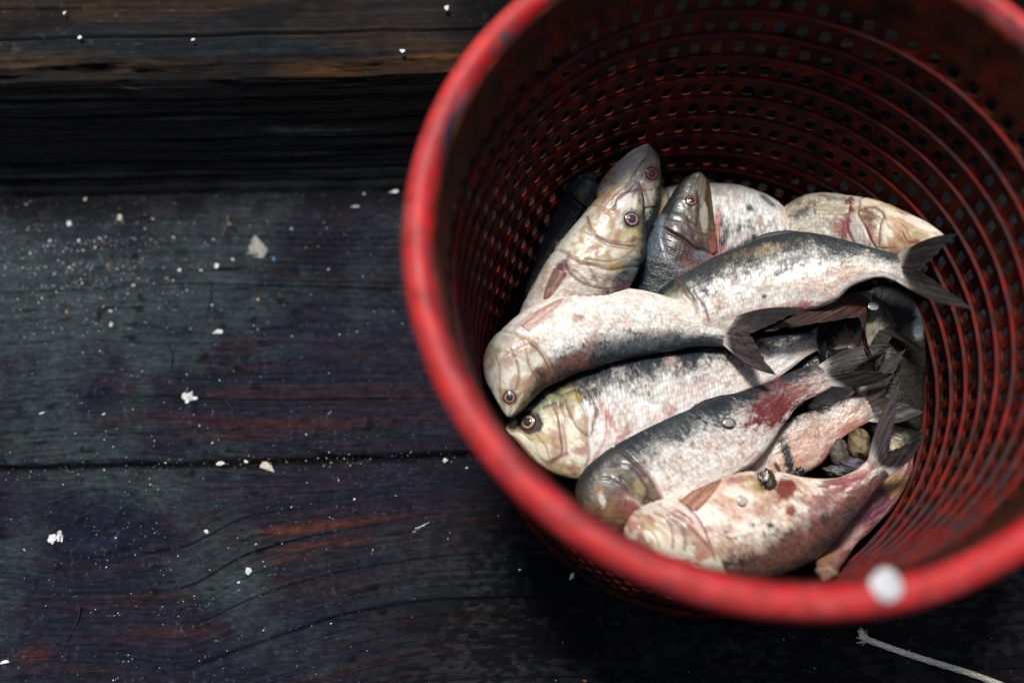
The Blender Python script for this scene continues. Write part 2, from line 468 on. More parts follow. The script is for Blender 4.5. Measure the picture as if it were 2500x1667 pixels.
def build_walls():
    NA = 76 * 4
    # rows of the perforated wall: (t, hole?) per strip
    ts, strips = [], []
    ts.append(.004)
    for k in range(1, 5): ts.append(.004 + (T1 - .0191 - .004) * k / 4); strips.append(-1)
    nb = 0
    t = ts[-1]
    while t < H - .012:
        for k, f in enumerate((.30, .52, .76, 1.0)):
            ts.append(t + DT * f); strips.append(nb if k in (1, 2) else -1)
        t += DT; nb += 1
    ts = np.array(ts)
    an = np.arange(NA) / NA * 2 * math.pi
    T, AN = np.meshgrid(ts, an, indexing='ij')
    r = rwall(T)
    V = np.stack([r * np.cos(AN) + SHX * T, r * np.sin(AN) + SHY * T, H - T], -1)
    F = grid_faces(len(ts), NA, wrap_v=True).reshape(len(ts) - 1, NA, 4)
    keep = np.ones((len(ts) - 1, NA), bool)
    for i, s in enumerate(strips):
        if s >= 0:
            jj = (np.arange(NA) + (0 if s % 2 == 0 else 2)) % 4
            keep[i] = ~((jj == 1) | (jj == 2))
    V = V.reshape(-1, 3); F = F[keep]
    o = mesh('wall', V, F, M_plastic, bk, plastic_col(V, 0))
    m = o.modifiers.new('sub', 'SUBSURF'); m.levels = 1; m.render_levels = 1
    m = o.modifiers.new('sol', 'SOLIDIFY'); m.thickness = .0018; m.offset = WALL_OFF
    # foot ring
    n = 200; pr = [(.0, .001), (.004, .001), (.005, .008), (.004, .018), (.0, .020)]
    P = np.array([[((rwall(H) + .0025 + a) * math.cos(i / n * 2 * math.pi) + SHX * H, (rwall(H) + .0025 + a) * math.sin(i / n * 2 * math.pi) + SHY * H, z) for i in range(n)] for a, z in pr])
    mesh('foot_ring', P.reshape(-1, 3), grid_faces(len(pr), n, wrap_v=True, wrap_u=True), M_plastic, bk, plastic_col(P.reshape(-1, 3), 0, 4) * .7)
    # floor
    rr = np.linspace(0.0005, rwall(H - .012), 24)
    P = np.array([[(r * math.cos(a) + SHX * H, r * math.sin(a) + SHY * H, .010) for a in np.linspace(0, 2 * math.pi, 96, endpoint=False)] for r in rr])
    mesh('floor', P.reshape(-1, 3), grid_faces(24, 96, wrap_v=True), M_plastic, bk, plastic_col(P.reshape(-1, 3), 0, 2) * .4)
    # inner hoops
    for k in range(11):
        t = T1 + k * DT
        if t > H - .02: break
        nn, mm = 420, 10
        ai = np.arange(nn) / nn * 2 * math.pi; bi = np.arange(mm) / mm * 2 * math.pi
        AI, BI = np.meshgrid(ai, bi, indexing='ij')
        wr = .0006 * (fbm(AI * 6, BI * 0, 3, k) - .5)
        r0 = .0015 + .0003 * (fbm(AI * 22, BI, 3, k + 5) - .5) * 2
        rad = rwall(t) - .0012 + r0 * 1.25 * np.cos(BI)
        V = np.stack([rad * np.cos(AI) + SHX * t, rad * np.sin(AI) + SHY * t, H - t + wr + r0 * .8 * np.sin(BI)], -1)
        C = np.zeros(V.shape); C[:] = (.17, .012, .009)
        n1 = fbm(AI * 15, BI * .6, 4, 30 + k)
        C = mixc(C, (.10, .011, .009), ss(.34, .56, n1))
        C = mixc(C, (.05, .026, .028), ss(.5, .62, fbm(AI * 30, BI * .6, 3, 50 + k)) * .8)
        C = mixc(C, (.03, .024, .026), ss(.54, .68, fbm(AI * 11, BI * .6, 4, 60 + k)) * .9)
        mesh('hoop', V.reshape(-1, 3), grid_faces(nn, mm, True, True), M_plastic, bk, C.reshape(-1, 3))
    # rim: a fat rolled lip
    nn, mm = 720, 40
    ai = np.arange(nn) / nn * 2 * math.pi; bi = np.arange(mm) / mm * 2 * math.pi
    AI, BI = np.meshgrid(ai, bi, indexing='ij')
    dr = .0006 * (fbm(AI * 4, BI * 0, 3, 3) - .5)
    rad = .2150 + dr + .0100 * np.cos(BI); zz = H - .010 + .0115 * np.sin(BI)
    inn = (np.cos(BI) < 0) & (np.sin(BI) < .3)
    V = np.stack([rad * np.cos(AI), rad * np.sin(AI), zz], -1)
    C = np.zeros(V.shape); C[:] = (.50, .008, .011)
    tops = ss(.15, .95, np.sin(BI + .5)) * (.55 + .45 * fbm(AI * 8, BI, 3, 6))
    C = mixc(C, (.56, .07, .06), tops * .42)                       # pinkish worn top of the lip, its highlight painted into the colour
    gr = ss(.42, .62, fbm(AI * 9, BI * 2, 4, 16)) * ss(-.2, .9, -np.cos(BI) + .5 * fbm(AI * 20, BI * 2, 3, 18) - .2)
    C = mixc(C, (.10, .03, .035), gr * .8)
    C = mixc(C, (.30, .03, .035), ss(.52, .66, fbm(AI * 26, BI * 3, 4, 19)) * .55)
    C = mixc(C, (.12, .05, .05), ss(.62, .72, fbm(AI * 60, BI * 6, 4, 20)) * .6)
    C = mixc(C, (.42, .10, .10), ss(.70, .80, vn(AI * 14, BI * 26, 71)) * ss(.4, .7, fbm(AI * 30, BI * 4, 3, 72)) * .6)
    C = mixc(C, (.16, .01, .012), ss(.60, .72, fbm(AI * 18, BI * 1.4, 4, 73)) * .45)
    W = V + np.array([BX, BY, 0]); px, py = prj(W)
    for (qx, qy, ra, rb, th, cc, st) in ((1042, 300, 24, 60, .25, (.05, .035, .05), 1.5), (1048, 360, 26, 60, .2, (.04, .03, .045), 1.4), (1075, 240, 24, 40, .5, (.20, .09, .10), 1.2), (1162, 86, 16, 16, 0, (.08, .065, .065), 1.3), (1028, 480, 20, 60, .1, (.12, .045, .05), .9),
                                         (1300, 1180, 26, 12, .6, (.25, .05, .05), .6), (1600, 1370, 60, 10, .2, (.28, .06, .06), .5), (1810, 1330, 60, 14, 0, (.22, .05, .06), .6), (1150, 1010, 12, 60, -.5, (.25, .05, .05), .6), (1530, 1340, 30, 12, .3, (.2, .04, .04), .5),
                                         (2300, 60, 40, 16, .8, (.20, .09, .10), .6), (2250, 90, 30, 14, .8, (.06, .03, .03), .6)):
        dx, dy = px - qx, py - qy
        u = dx * math.cos(th) + dy * math.sin(th); w = -dx * math.sin(th) + dy * math.cos(th)
        C = mixc(C, cc, st * np.exp(-(u / ra) ** 2 - (w / rb) ** 2) * (.6 + .6 * fbm(AI * 40, BI * 3, 3, 33)).clip(0, 1))
    mesh('rim', V.reshape(-1, 3), grid_faces(nn, mm, True, True), M_rim, bk, C.reshape(-1, 3))


build_walls()


def blob(name, c, r, seed, mat, colr, parent=None, amp=.25, n=24, squash=(1, 1, 1), rot=0, freq=2.2, col2=None, uvn=3.):
    th = np.linspace(0, math.pi, n); ph = np.arange(2 * n) / (2 * n) * 2 * math.pi
    TH, PH = np.meshgrid(th, ph, indexing='ij')
    x, y, z = np.sin(TH) * np.cos(PH), np.sin(TH) * np.sin(PH), np.cos(TH)
    d = 1 + amp * (fbm(x * freq + 5 + y, y * freq + 5 + z * 1.7, 3, seed) - .5) * 2
    x, y, z = x * d * squash[0], y * d * squash[1], z * d * squash[2]
    cr, sr = math.cos(rot), math.sin(rot)
    V = np.stack([x * cr - y * sr, x * sr + y * cr, z], -1) * r
    C = np.zeros(V.shape); C[:] = colr
    if col2 is not None:
        C = mixc(C, col2, ss(.42, .6, fbm(x * uvn + 7, y * uvn + z * 2 + 7, 4, seed + 40)))
    o = mesh(name, V.reshape(-1, 3), grid_faces(n, 2 * n, wrap_v=True), mat, parent, C.reshape(-1, 3))
    o.location = c
    return o


p = unp(2040, 1343, H + .003)
blob('plug', (float(p[0]) - BX, float(p[1]) - BY, H + .001), .0086, 3, M_shell, (.60, .61, .62), bk, amp=.16, squash=(1, 1, .35), col2=(.46, .47, .48))['label'] = 'round white plug on the front of the red rim'

# ------------------------------------------------------------------ fish
NU, NT = 420, 132
DEBUG = False


def tmap(t):
    return .172 + (t - .122) * .74



def catmull(P, n, w=None):
    """resample control rows P (k,d) at n even steps of chord length"""
    P = np.asarray(P, float)
    mid = (P[:, :3] + P[:, 3:6]) / 2
    s = np.concatenate([[0], np.cumsum(np.linalg.norm(np.diff(mid, axis=0), axis=1))])
    L = s[-1]
    q = np.linspace(0, 1, n) ** 1.0 * L
    m = np.zeros_like(P)
    m[1:-1] = (P[2:] - P[:-2]) / (s[2:] - s[:-2])[:, None]
    m[0] = (P[1] - P[0]) / (s[1] - s[0]); m[-1] = (P[-1] - P[-2]) / (s[-1] - s[-2])
    i = np.clip(np.searchsorted(s, q, side='right') - 1, 0, len(s) - 2)
    h = (s[i + 1] - s[i])[:, None]; t = ((q - s[i]) / (s[i + 1] - s[i]))[:, None]
    return (2 * t ** 3 - 3 * t ** 2 + 1) * P[i] + (t ** 3 - 2 * t ** 2 + t) * h * m[i] + (-2 * t ** 3 + 3 * t ** 2) * P[i + 1] + (t ** 3 - t ** 2) * h * m[i + 1], L


def raise_in(x, y, t):
    while t > .135:
        P = unp(x, y, H - t)
        if math.hypot(P[0] - BX - SHX * t, P[1] - BY - SHY * t) < rwall(t) - .004: break
        t -= .003
    return t


def inside_wall(P, t, marg=.005):
    """slide a point inwards until it is inside the ribbed wall"""
    P = np.array(P)
    cen = np.array([BX + SHX * t, BY + SHY * t])
    d = P[:2] - cen; r = np.linalg.norm(d); R_ = rwall(t) - marg
    if r > R_:
        if DEBUG: print('   moved', round(1000 * (r - R_), 1), 'mm')
        P[:2] = cen + d * R_ / r
    return P


def catline(P):
    P = np.array(P, float)
    if len(P) < 3: return P
    e = np.concatenate([[2 * P[0] - P[1]], P, [2 * P[-1] - P[-2]]]); out = []
    for i in range(1, len(e) - 2):
        for t in np.linspace(0, 1, 6)[:-1]:
            out.append(.5 * (2 * e[i] + (e[i + 1] - e[i - 1]) * t + (2 * e[i - 1] - 5 * e[i] + 4 * e[i + 1] - e[i + 2]) * t * t + (-e[i - 1] + 3 * e[i] - 3 * e[i + 1] + e[i + 2]) * t ** 3))
    return np.array(out + [P[-1]])


def build_fish(label, st, roll=0., thick=.44, eye=None, eye_r=.0062, tail=None, fins=(), dorsal=None, marks=(), back=.42, silver=(.66, .65, .615), dark=(.012, .018, .026),
               pink=.35, seed=1, hl=.235, eye_col=(.52, .23, .16), dirt=.3, headc=(.58, .56, .46), rootname='fish', speck=.3, lines_=(), auto=1.0):
    rows = []
    for (dx, dy, vx, vy, t) in st:
        rows.append((dx, dy, vx, vy, min(raise_in(dx, dy, tmap(t)), raise_in(vx, vy, tmap(t)))))
    tt = np.array([r[4] for r in rows]); tt = np.minimum(tt, np.convolve(np.pad(tt, 1, 'edge'), [.25, .5, .25], 'valid'))
    P = []
    if DEBUG: print(label)
    for r, t in zip(rows, tt):
        P.append(np.concatenate([inside_wall(unp(r[0], r[1], H - t), t), inside_wall(unp(r[2], r[3], H - t), t)]))
    G, L = catmull(P, NU)
    D, Vv = G[:, :3], G[:, 3:6]
    c = (D + Vv) / 2; a = np.linalg.norm(D - Vv, axis=1) / 2
    dv_ = (D - Vv) / np.maximum(2 * a, 1e-6)[:, None]
    T = np.gradient(c, axis=0); T /= np.linalg.norm(T, axis=1)[:, None]
    n = np.cross(T, dv_); n /= np.linalg.norm(n, axis=1)[:, None]
    if n[:, 2].mean() < 0: n = -n; 
    U = np.linspace(0, 1, NU)
    # thickness profile, head wedge to thin tail
    wp = np.interp(U, [0, .03, .1, .2, .35, .5, .65, .8, .92, 1], [.75, .8, .92, 1., 1., 1., .95, .85, .7, .4]) * thick
    cap = np.sqrt(np.clip(1 - ((.012 - U) / .012).clip(0, 1) ** 2, 0.0, 1))
    th = np.arange(NT) / NT * 2 * math.pi
    UU, TH = np.meshgrid(U, th, indexing='ij')
    cs, sn = np.cos(TH), np.sin(TH)
    am = (a * (.02 + .98 * cap))[:, None]
    ww = (a * wp * (.02 + .98 * cap))[:, None]
    yy = am * cs
    zz = ww * np.sign(sn) * np.abs(sn) ** .82
    an = TH + R(roll)                       # anatomical angle: 0 = back, pi = belly
    V_ = np.cos(an); S_ = np.sin(an)
    p = UU / hl; q = V_
    nz1 = fbm(UU * 14 + seed * 3.1, q * 3 + S_, 4, seed); nz2 = fbm(UU * 46 + seed, q * 9 + S_ * 2, 4, seed + 9); nz3 = fbm(UU * 150 + seed, q * 26 + S_ * 3, 3, seed + 17)
    nz4 = fbm(UU * 30 + seed * 1.7, q * 6 + S_ * 2, 3, seed + 51)
    # ---- relief
    pop = 1.0 - .13 * (q + .1) ** 2 + .012 * np.sin(q * 9)
    dpo = p - pop
    hd = np.zeros_like(UU)
    hd += .0020 * (1 - ss(-.03, .012, dpo)) * ss(-.4, -.05, dpo) * (np.abs(q) < .96)
    hd -= .0016 * np.exp(-((dpo - .02) / .018) ** 2)
    ppre = .64 + .10 * np.cos((q + .25) * 2.0) - .18 * ss(-.3, -.95, -q * -1) * 0
    ppre = .60 + .13 * (1 - (q + .15) ** 2)
    hd -= .0012 * np.exp(-((p - ppre) / .016) ** 2) * (q < .55) * (q > -.9)
    hd += .0005 * ss(ppre - .12, ppre - .02, p) * (1 - ss(ppre - .01, ppre + .03, p)) * (q < .5)
    def seg(p0, q0, p1, q1, w):
        dx, dy = p1 - p0, (q1 - q0) * .55
        px_, py_ = p - p0, (q - q0) * .55
        t = np.clip((px_ * dx + py_ * dy) / (dx * dx + dy * dy), 0, 1)
        return np.exp(-(((px_ - t * dx) ** 2 + (py_ - t * dy) ** 2) / w ** 2))
    jaw = seg(.03, -.1, .36, -.42, .016); jaw2 = seg(.36, -.42, .40, -.75, .014); low_ = seg(.05, -.6, .55, -.86, .016)
    sub = seg(.74, -.15, .98, -.62, .014); sub2 = seg(.98, -.62, .80, -.9, .014)
    mou = seg(-.02, -.05, .16, -.12, .02)
    inside = p < pop
    lines = np.clip(jaw + jaw2 + low_ + sub * .9 + sub2 * .7, 0, 1)
    hd = hd * (.35 + .65 * auto) - .0012 * lines * auto - .0022 * mou * (S_ ** 2) * auto
    qx0, qy0 = prj(c[:, None, :] + dv_[:, None, :] * yy[..., None] + n[:, None, :] * zz[..., None])
    drawn = []
    for (pts, wd, cc_, stg) in lines_:
        pts = catline(pts); dm = np.full(UU.shape, 1e9)
        for k in range(len(pts) - 1):
            ax, ay = pts[k]; ex, ey = pts[k + 1] - pts[k]
            t_ = np.clip(((qx0 - ax) * ex + (qy0 - ay) * ey) / max(ex * ex + ey * ey, 1e-6), 0, 1)
            dm = np.minimum(dm, (qx0 - ax - t_ * ex) ** 2 + (qy0 - ay - t_ * ey) ** 2)
        dm = np.sqrt(dm) * (1 + .5 * (nz2 - .5)); front = ss(-.05, .12, np.sin(TH))
        hd -= .00035 * np.exp(-(dm / (wd * 1.1)) ** 2) * front
        hd += .00008 * np.exp(-((dm - wd * 2.4) / (wd * 1.5)) ** 2) * front
        drawn.append((np.exp(-(dm / wd) ** 2) * front * stg, np.exp(-(dm / (wd * 3.6)) ** 2) * front * stg, cc_))
    hd += (nz1 - .5) * .0016 * ss(.05, .2, UU) + (nz2 - .5) * .0004
    sup = ss(.93, .99, UU)
    y2 = yy + hd * cs; z2 = zz + hd * sn
    W = c[:, None, :] + dv_[:, None, :] * y2[..., None] + n[:, None, :] * z2[..., None]
    # ---- colour
    C = np.zeros(W.shape); silver = np.array(silver) * 1.12
    C[:] = silver
    C = mixc(C, silver * 1.1, ss(.45, .65, nz1) * .6)
    C = mixc(C, silver * np.array([.80, .52, .44]), ss(.47, .66, nz1 * .8 + nz2 * .2) * pink)
    low = fbm(UU * 9 + seed * 2.3, q * 2.2 + S_, 4, seed + 61)
    C = mixc(C, silver * np.array([.55, .27, .27]), ss(.60, .76, low * .8 + nz2 * .2) * min(1., pink * 1.3))
    C = mixc(C, silver * np.array([.50, .40, .30]), ss(.60, .74, fbm(UU * 13 + seed, q * 2.6 + S_ + 5, 4, seed + 62)) * min(1., dirt * 1.6))
    vst = fbm(UU * 60 + seed, q * 3, 4, seed + 31)
    C = mixc(C, silver * np.array([.62, .42, .30]), ss(.55, .75, vst) * ss(.4, .6, nz1) * (dirt + .2) * .6)
    C = mixc(C, silver * np.array([.62, .44, .32]), ss(.50, .66, nz1 * .5 + nz2 * .5) * dirt * .8)
    C = mixc(C, silver * np.array([.5, .36, .28]), ss(.60, .74, nz3) * ss(.45, .6, nz1) * dirt * .6)
    C = mixc(C, silver * np.array([.52, .60, .66]), ss(-.1, .55, q + .6 * (nz2 - .5)) * .35)
    bk_ = ss(back - .22, back + .22, q + .55 * (nz2 - .5) + .5 * (nz3 - .5) + .1 * np.sin(UU * 40 + seed))
    C = mixc(C, (.12, .125, .10), ss(back - .36, back + .12, q + .6 * (nz3 - .5) + .5 * (nz2 - .5)) * .6)
    C = mixc(C, dark, bk_ * .97)
    spk = (vn(UU * 210 + seed, q * 42 + S_ * 3, seed + 3) > .86) & (q > -.5) & (nz1 > .42)
    C = mixc(C, (.05, .055, .06), spk * speck)
    # head
    hm = 1 - ss(-.03, .03, dpo)
    Hc = np.zeros(W.shape); Hc[:] = headc
    Hc = mixc(Hc, np.array(headc) * 1.2, ss(.42, .62, fbm(p * 3 + seed, q * 2, 3, seed + 21)) * .8)
    Hc = mixc(Hc, np.array(headc) * np.array([.60, .44, .21]), ss(.48, .62, fbm(p * 5 + seed, q * 3.3, 4, seed + 22)) * .75)
    Hc = mixc(Hc, np.array(headc) * np.array([.55, .24, .24]), ss(.54, .68, fbm(p * 6 + seed, q * 4, 4, seed + 23)) * (.4 + pink))
    str_ = ss(.6, .9, vn(p * 4, (q + p * .6) * 26, seed + 4)) * (p > .35)
    Hc = mixc(Hc, (.36, .30, .22), str_ * .3)
    bh = max(0., back - 1.0)
    Hc = mixc(Hc, (.10, .11, .05), ss(.30 + bh, .62 + bh, q + .4 * (nz2 - .5)) * .8)
    Hc = mixc(Hc, (.014, .018, .020), ss(.55 + bh, .85 + bh, q + .5 * (nz2 - .5)) * .95)
    Hc = mixc(Hc, (.05, .04, .045), (1 - ss(.0, .13, p)) * ss(-.5, .4, q) * .75)
    C = C * (1 - hm[..., None]) + Hc * hm[..., None]
    gl = np.exp(-((dpo - .015) / .016) ** 2)
    C = mixc(C, (.16, .07, .05), gl * (.45 + .5 * auto) * (np.abs(q) < .97))
    C = mixc(C, (.20, .12, .075), np.exp(-((p - ppre) / .013) ** 2) * (q < .55) * inside * .9 * auto)
    C = mixc(C, (.16, .08, .055), lines * inside * .95 * auto)
    C = mixc(C, (.05, .02, .025), mou * inside * .8 * auto)
    px, py = prj(W)
    vis = ss(-.1, .15, np.sin(TH))
    for mk in marks:
        qx, qy, ra, rb, thd, cc, stg = mk[:7]
        soft = mk[7] if len(mk) > 7 else .35
        dx, dy = px - qx, py - qy
        t_ = R(thd)
        u = dx * math.cos(t_) + dy * math.sin(t_); w = -dx * math.sin(t_) + dy * math.cos(t_)
        d = np.sqrt((u / ra) ** 2 + (w / rb) ** 2) + soft * 1.8 * ((nz2 + nz3) / 2 - .5) * 2 + 1.1 * (nz4 - .5) * min(1., soft * 2)
        if stg < 0:      # a thin ring (a loose scale lying on the skin)
            m = np.exp(-((np.sqrt((u / ra) ** 2 + (w / rb) ** 2) - 1) / .16) ** 2) * -stg
        else:
            m = (1 - ss(1 - soft, 1 + soft * .7, d)) * stg
        C = mixc(C, cc, (m * 1.12).clip(0, 1) * vis)
    C = mixc(C, (.05, .045, .045), sup * .45)
    if eye:
        ed = np.sqrt((px - eye[0]) ** 2 + (py - eye[1]) ** 2) / (eye_r / .00033) * (1 + .5 * (nz2 - .5))
        C = mixc(C, (.045, .03, .028), (1 - ss(1.0, 1.55, ed)) * .75 * vis)
    for (m0, m1, cc_) in drawn:
        C = mixc(C, np.array(cc_) * 2.2 + .06, m1 * .28)
        C = mixc(C, cc_, m0.clip(0, 1))
    sm = (1 - hm) * (.55 + .4 * ss(-.7, .1, q))
    sm = sm * ss(.02, .12, dpo)
    C4 = np.concatenate([C.clip(0, 1), sm[..., None]], -1)
    Vt = W.reshape(-1, 3)
    F = grid_faces(NU, NT, wrap_v=True)
    root = empty(rootname, tuple(c[NU // 2]))
    ro = c[NU // 2]
    tag(root, label, 'fish', 'dead silver fish piled in the red basket')
    uvv = np.stack([UU, np.broadcast_to(np.where(TH > math.pi, 2 * math.pi - TH, TH) / (2 * math.pi), UU.shape)], -1).reshape(-1, 2)
    body = mesh('body', Vt - ro, F, M_fish, root, C4.reshape(-1, 4), uvv)
    if eye:
        d = (px - eye[0]) ** 2 + (py - eye[1]) ** 2 + 1e5 * (np.sin(TH) < .05)
        k = int(np.argmin(d)); i, j = divmod(k, NT)
        du = W[min(i + 1, NU - 1), j] - W[max(i - 1, 0), j]; dt = W[i, (j + 1) % NT] - W[i, (j - 1) % NT]
        nn = np.cross(du, dt); nn /= np.linalg.norm(nn)
        if np.dot(nn, n[i]) < 0: nn = -nn
        t1 = du / np.linalg.norm(du); t2 = np.cross(nn, t1)
        def dome(nm, r, h, off, colf, par):
            rr = np.linspace(0.001, 1, 26)[:, None]; aa = (np.arange(48) / 48 * 2 * math.pi)[None, :]
            Pp = (W[i, j] - ro + nn * off)[None, None, :] + (rr * np.cos(aa))[..., None] * t1 * r + (rr * np.sin(aa))[..., None] * t2 * r + ((1 - rr ** 2) ** .5 * h + 0 * aa)[..., None] * nn
            cc = colf(rr + 0 * aa, aa + 0 * rr)
            return mesh(nm, Pp.reshape(-1, 3), grid_faces(26, 48, wrap_v=True), M_eye, par, cc.reshape(-1, 3))
        def iris(r, a_):
            c_ = np.zeros(r.shape + (3,)); c_[:] = np.array(eye_col) * .72
            c_ = mixc(c_, np.array(eye_col) * .35, ss(.45, .62, fbm(np.cos(a_) * 2 + 9, np.sin(a_) * 2 + r * 2 + 9, 3, seed + 7)) * .8)
            c_ = mixc(c_, np.array(eye_col) * 1.2, ss(.5, .60, r) * (1 - ss(.64, .74, r)) * .6)
            c_ = mixc(c_, (.10, .03, .03), ss(.5, .75, fbm(np.cos(a_) * 3 + 4, np.sin(a_) * 3 + r * 3 + 4, 3, seed)) * .6)
            return mixc(c_, (.012, .011, .012), ss(.74, .90, r))
        e = dome('eye', eye_r, eye_r * .24, -.0002, iris, root)
        def pup(r, a_):
            c_ = np.zeros(r.shape + (3,)); c_[:] = (.050, .042, .062)
            return mixc(c_, (.008, .006, .01), ss(.6, .85, r))
        dome('pupil', eye_r * .50, eye_r * .10, eye_r * .19, pup, e)
    if dorsal:
        # a low folded fin standing on the back line
        u0, u1, hgt = dorsal
        iu = np.arange(int(u0 * NU), int(u1 * NU), 2)
        jb = int(round((-R(roll)) % (2 * math.pi) / (2 * math.pi) * NT)) % NT
        base = W[iu, jb]; tq = np.linspace(0, 1, len(iu))
        out = (W[iu, jb] - c[iu]); out /= np.linalg.norm(out, axis=1)[:, None]
        hh = hgt * (np.sin(np.minimum(tq * 1.0, 1) * math.pi) ** .6) * (1.1 - .5 * tq)
        wv = n[iu] * .0011
        lay = [base - out * .002 + wv, base + out * (hh * .55)[:, None] + wv * .8, base + out * hh[:, None] + wv * .3, base + out * hh[:, None] - wv * .3, base + out * (hh * .55)[:, None] - wv * .8, base - out * .002 - wv]
        lay = np.stack(lay, 1)
        C_ = np.zeros(lay.shape); C_[:] = (.020, .019, .024); C_ = C_ * (.6 + .9 * vn(np.arange(len(iu)) * .7, iu * 0)[:, None, None])
        mesh('dorsal_fin', lay.reshape(-1, 3) - ro, grid_faces(len(iu), 6), M_fin, root, C_.reshape(-1, 3))
    if tail:
        (x1, y1, t1_), (xf, yf, tf), (x2, y2_, t2_) = tail[:3]
        cc = tail[3] if len(tail) > 3 else ((.05, .045, .05), (.16, .13, .12))
        build_fin('tail_fin', root, ro, D[-1] * .96 + Vv[-1] * .04, Vv[-1] * .96 + D[-1] * .04, [unp(x1, y1, H - tmap(t1_)), unp(xf, yf, H - tmap(tf)), unp(x2, y2_, H - tmap(t2_))], cc, seed, n[-1], back_off=T[-1] * -.006)
    for f in fins:
        nm, b1, b2, tip, cc = f
        ts_ = f[1][2]
        if nm == 'pectoral_fin':
            conform_fin(nm, root, ro, W, px, py, np.sin(TH), n, b1, b2, tip, cc, seed); continue
        build_fin(nm, root, ro, unp(b1[0], b1[1], H - tmap(b1[2])), unp(b2[0], b2[1], H - tmap(b2[2])), [unp(*q_[:2], H - tmap(q_[2])) for q_ in tip], cc, seed + 5, n[int(NU * .3)])
    return root


def conform_fin(nm, root, ro, W, px, py, sn, n, b1, b2, tip, cc, seed):
    """a fin folded flat against the flank: follows the body surface"""
    from mathutils.kdtree import KDTree
    ii = np.argwhere(sn > .02); kd = KDTree(len(ii))
    for k, (i, j) in enumerate(ii): kd.insert((px[i, j], py[i, j], 0), k)
    kd.balance()
    nr, ns = 22, 40
    tipc = np.mean([t[:2] for t in tip], axis=0); b1 = np.array(b1[:2]); b2 = np.array(b2[:2])
    P = np.zeros((nr, ns, 3)); C = np.zeros((nr, ns, 3))
    for a in range(nr):
        q = a / (nr - 1)
        for b in range(ns):
            s = b / (ns - 1)
            wdt = (1 - s) ** .75 * (1 + .9 * s)
            mid = (b1 + b2) / 2 * (1 - s) + tipc * s + (b2 - b1) * .25 * math.sin(s * math.pi) * 0
            x, y = mid + (q - .5) * (b2 - b1) * wdt
            f = kd.find_n((x, y, 0), 6); w = np.array([1 / (1e-3 + r[2]) for r in f]); w /= w.sum()
            pt = sum(W[tuple(ii[r[1]])] * wk for r, wk in zip(f, w)); nv_ = n[ii[f[0][1]][0]]
            P[a, b] = pt + nv_ * (-.0004 + .0013 * math.sin(q * math.pi) ** .6 + .0002 * math.sin(q * 50)) * (1 - .5 * s)
    TQ, S = np.meshgrid(np.linspace(0, 1, nr), np.linspace(0, 1, ns), indexing='ij')
    C[:] = cc[1]; C = mixc(C, cc[0], ss(.45, .62, vn(TQ * 14, S * 2, seed)) * .7); C = mixc(C, np.array(cc[0]) * .5, ss(.55, 1, S) * .4)
    C = mixc(C, np.array(cc[0]) * .4, (1 - ss(0, .08, TQ)) * .5)
    nb = nr * ns
    low = P - n[int(NU * .3)] * .0012
    V = np.concatenate([P.reshape(-1, 3), low.reshape(-1, 3)]); F1 = grid_faces(nr, ns)
    idx = np.arange(nb).reshape(nr, ns); loop = np.concatenate([idx[:, 0], idx[-1, 1:], idx[-2::-1, -1], idx[0, -2:0:-1]]); l2 = np.roll(loop, -1)
    F3 = np.stack([loop, loop + nb, l2 + nb, l2], -1)
    return mesh(nm, V - ro, np.concatenate([F1, F1[:, ::-1] + nb, F3]), M_fin, root, np.concatenate([C.reshape(-1, 3)] * 2))


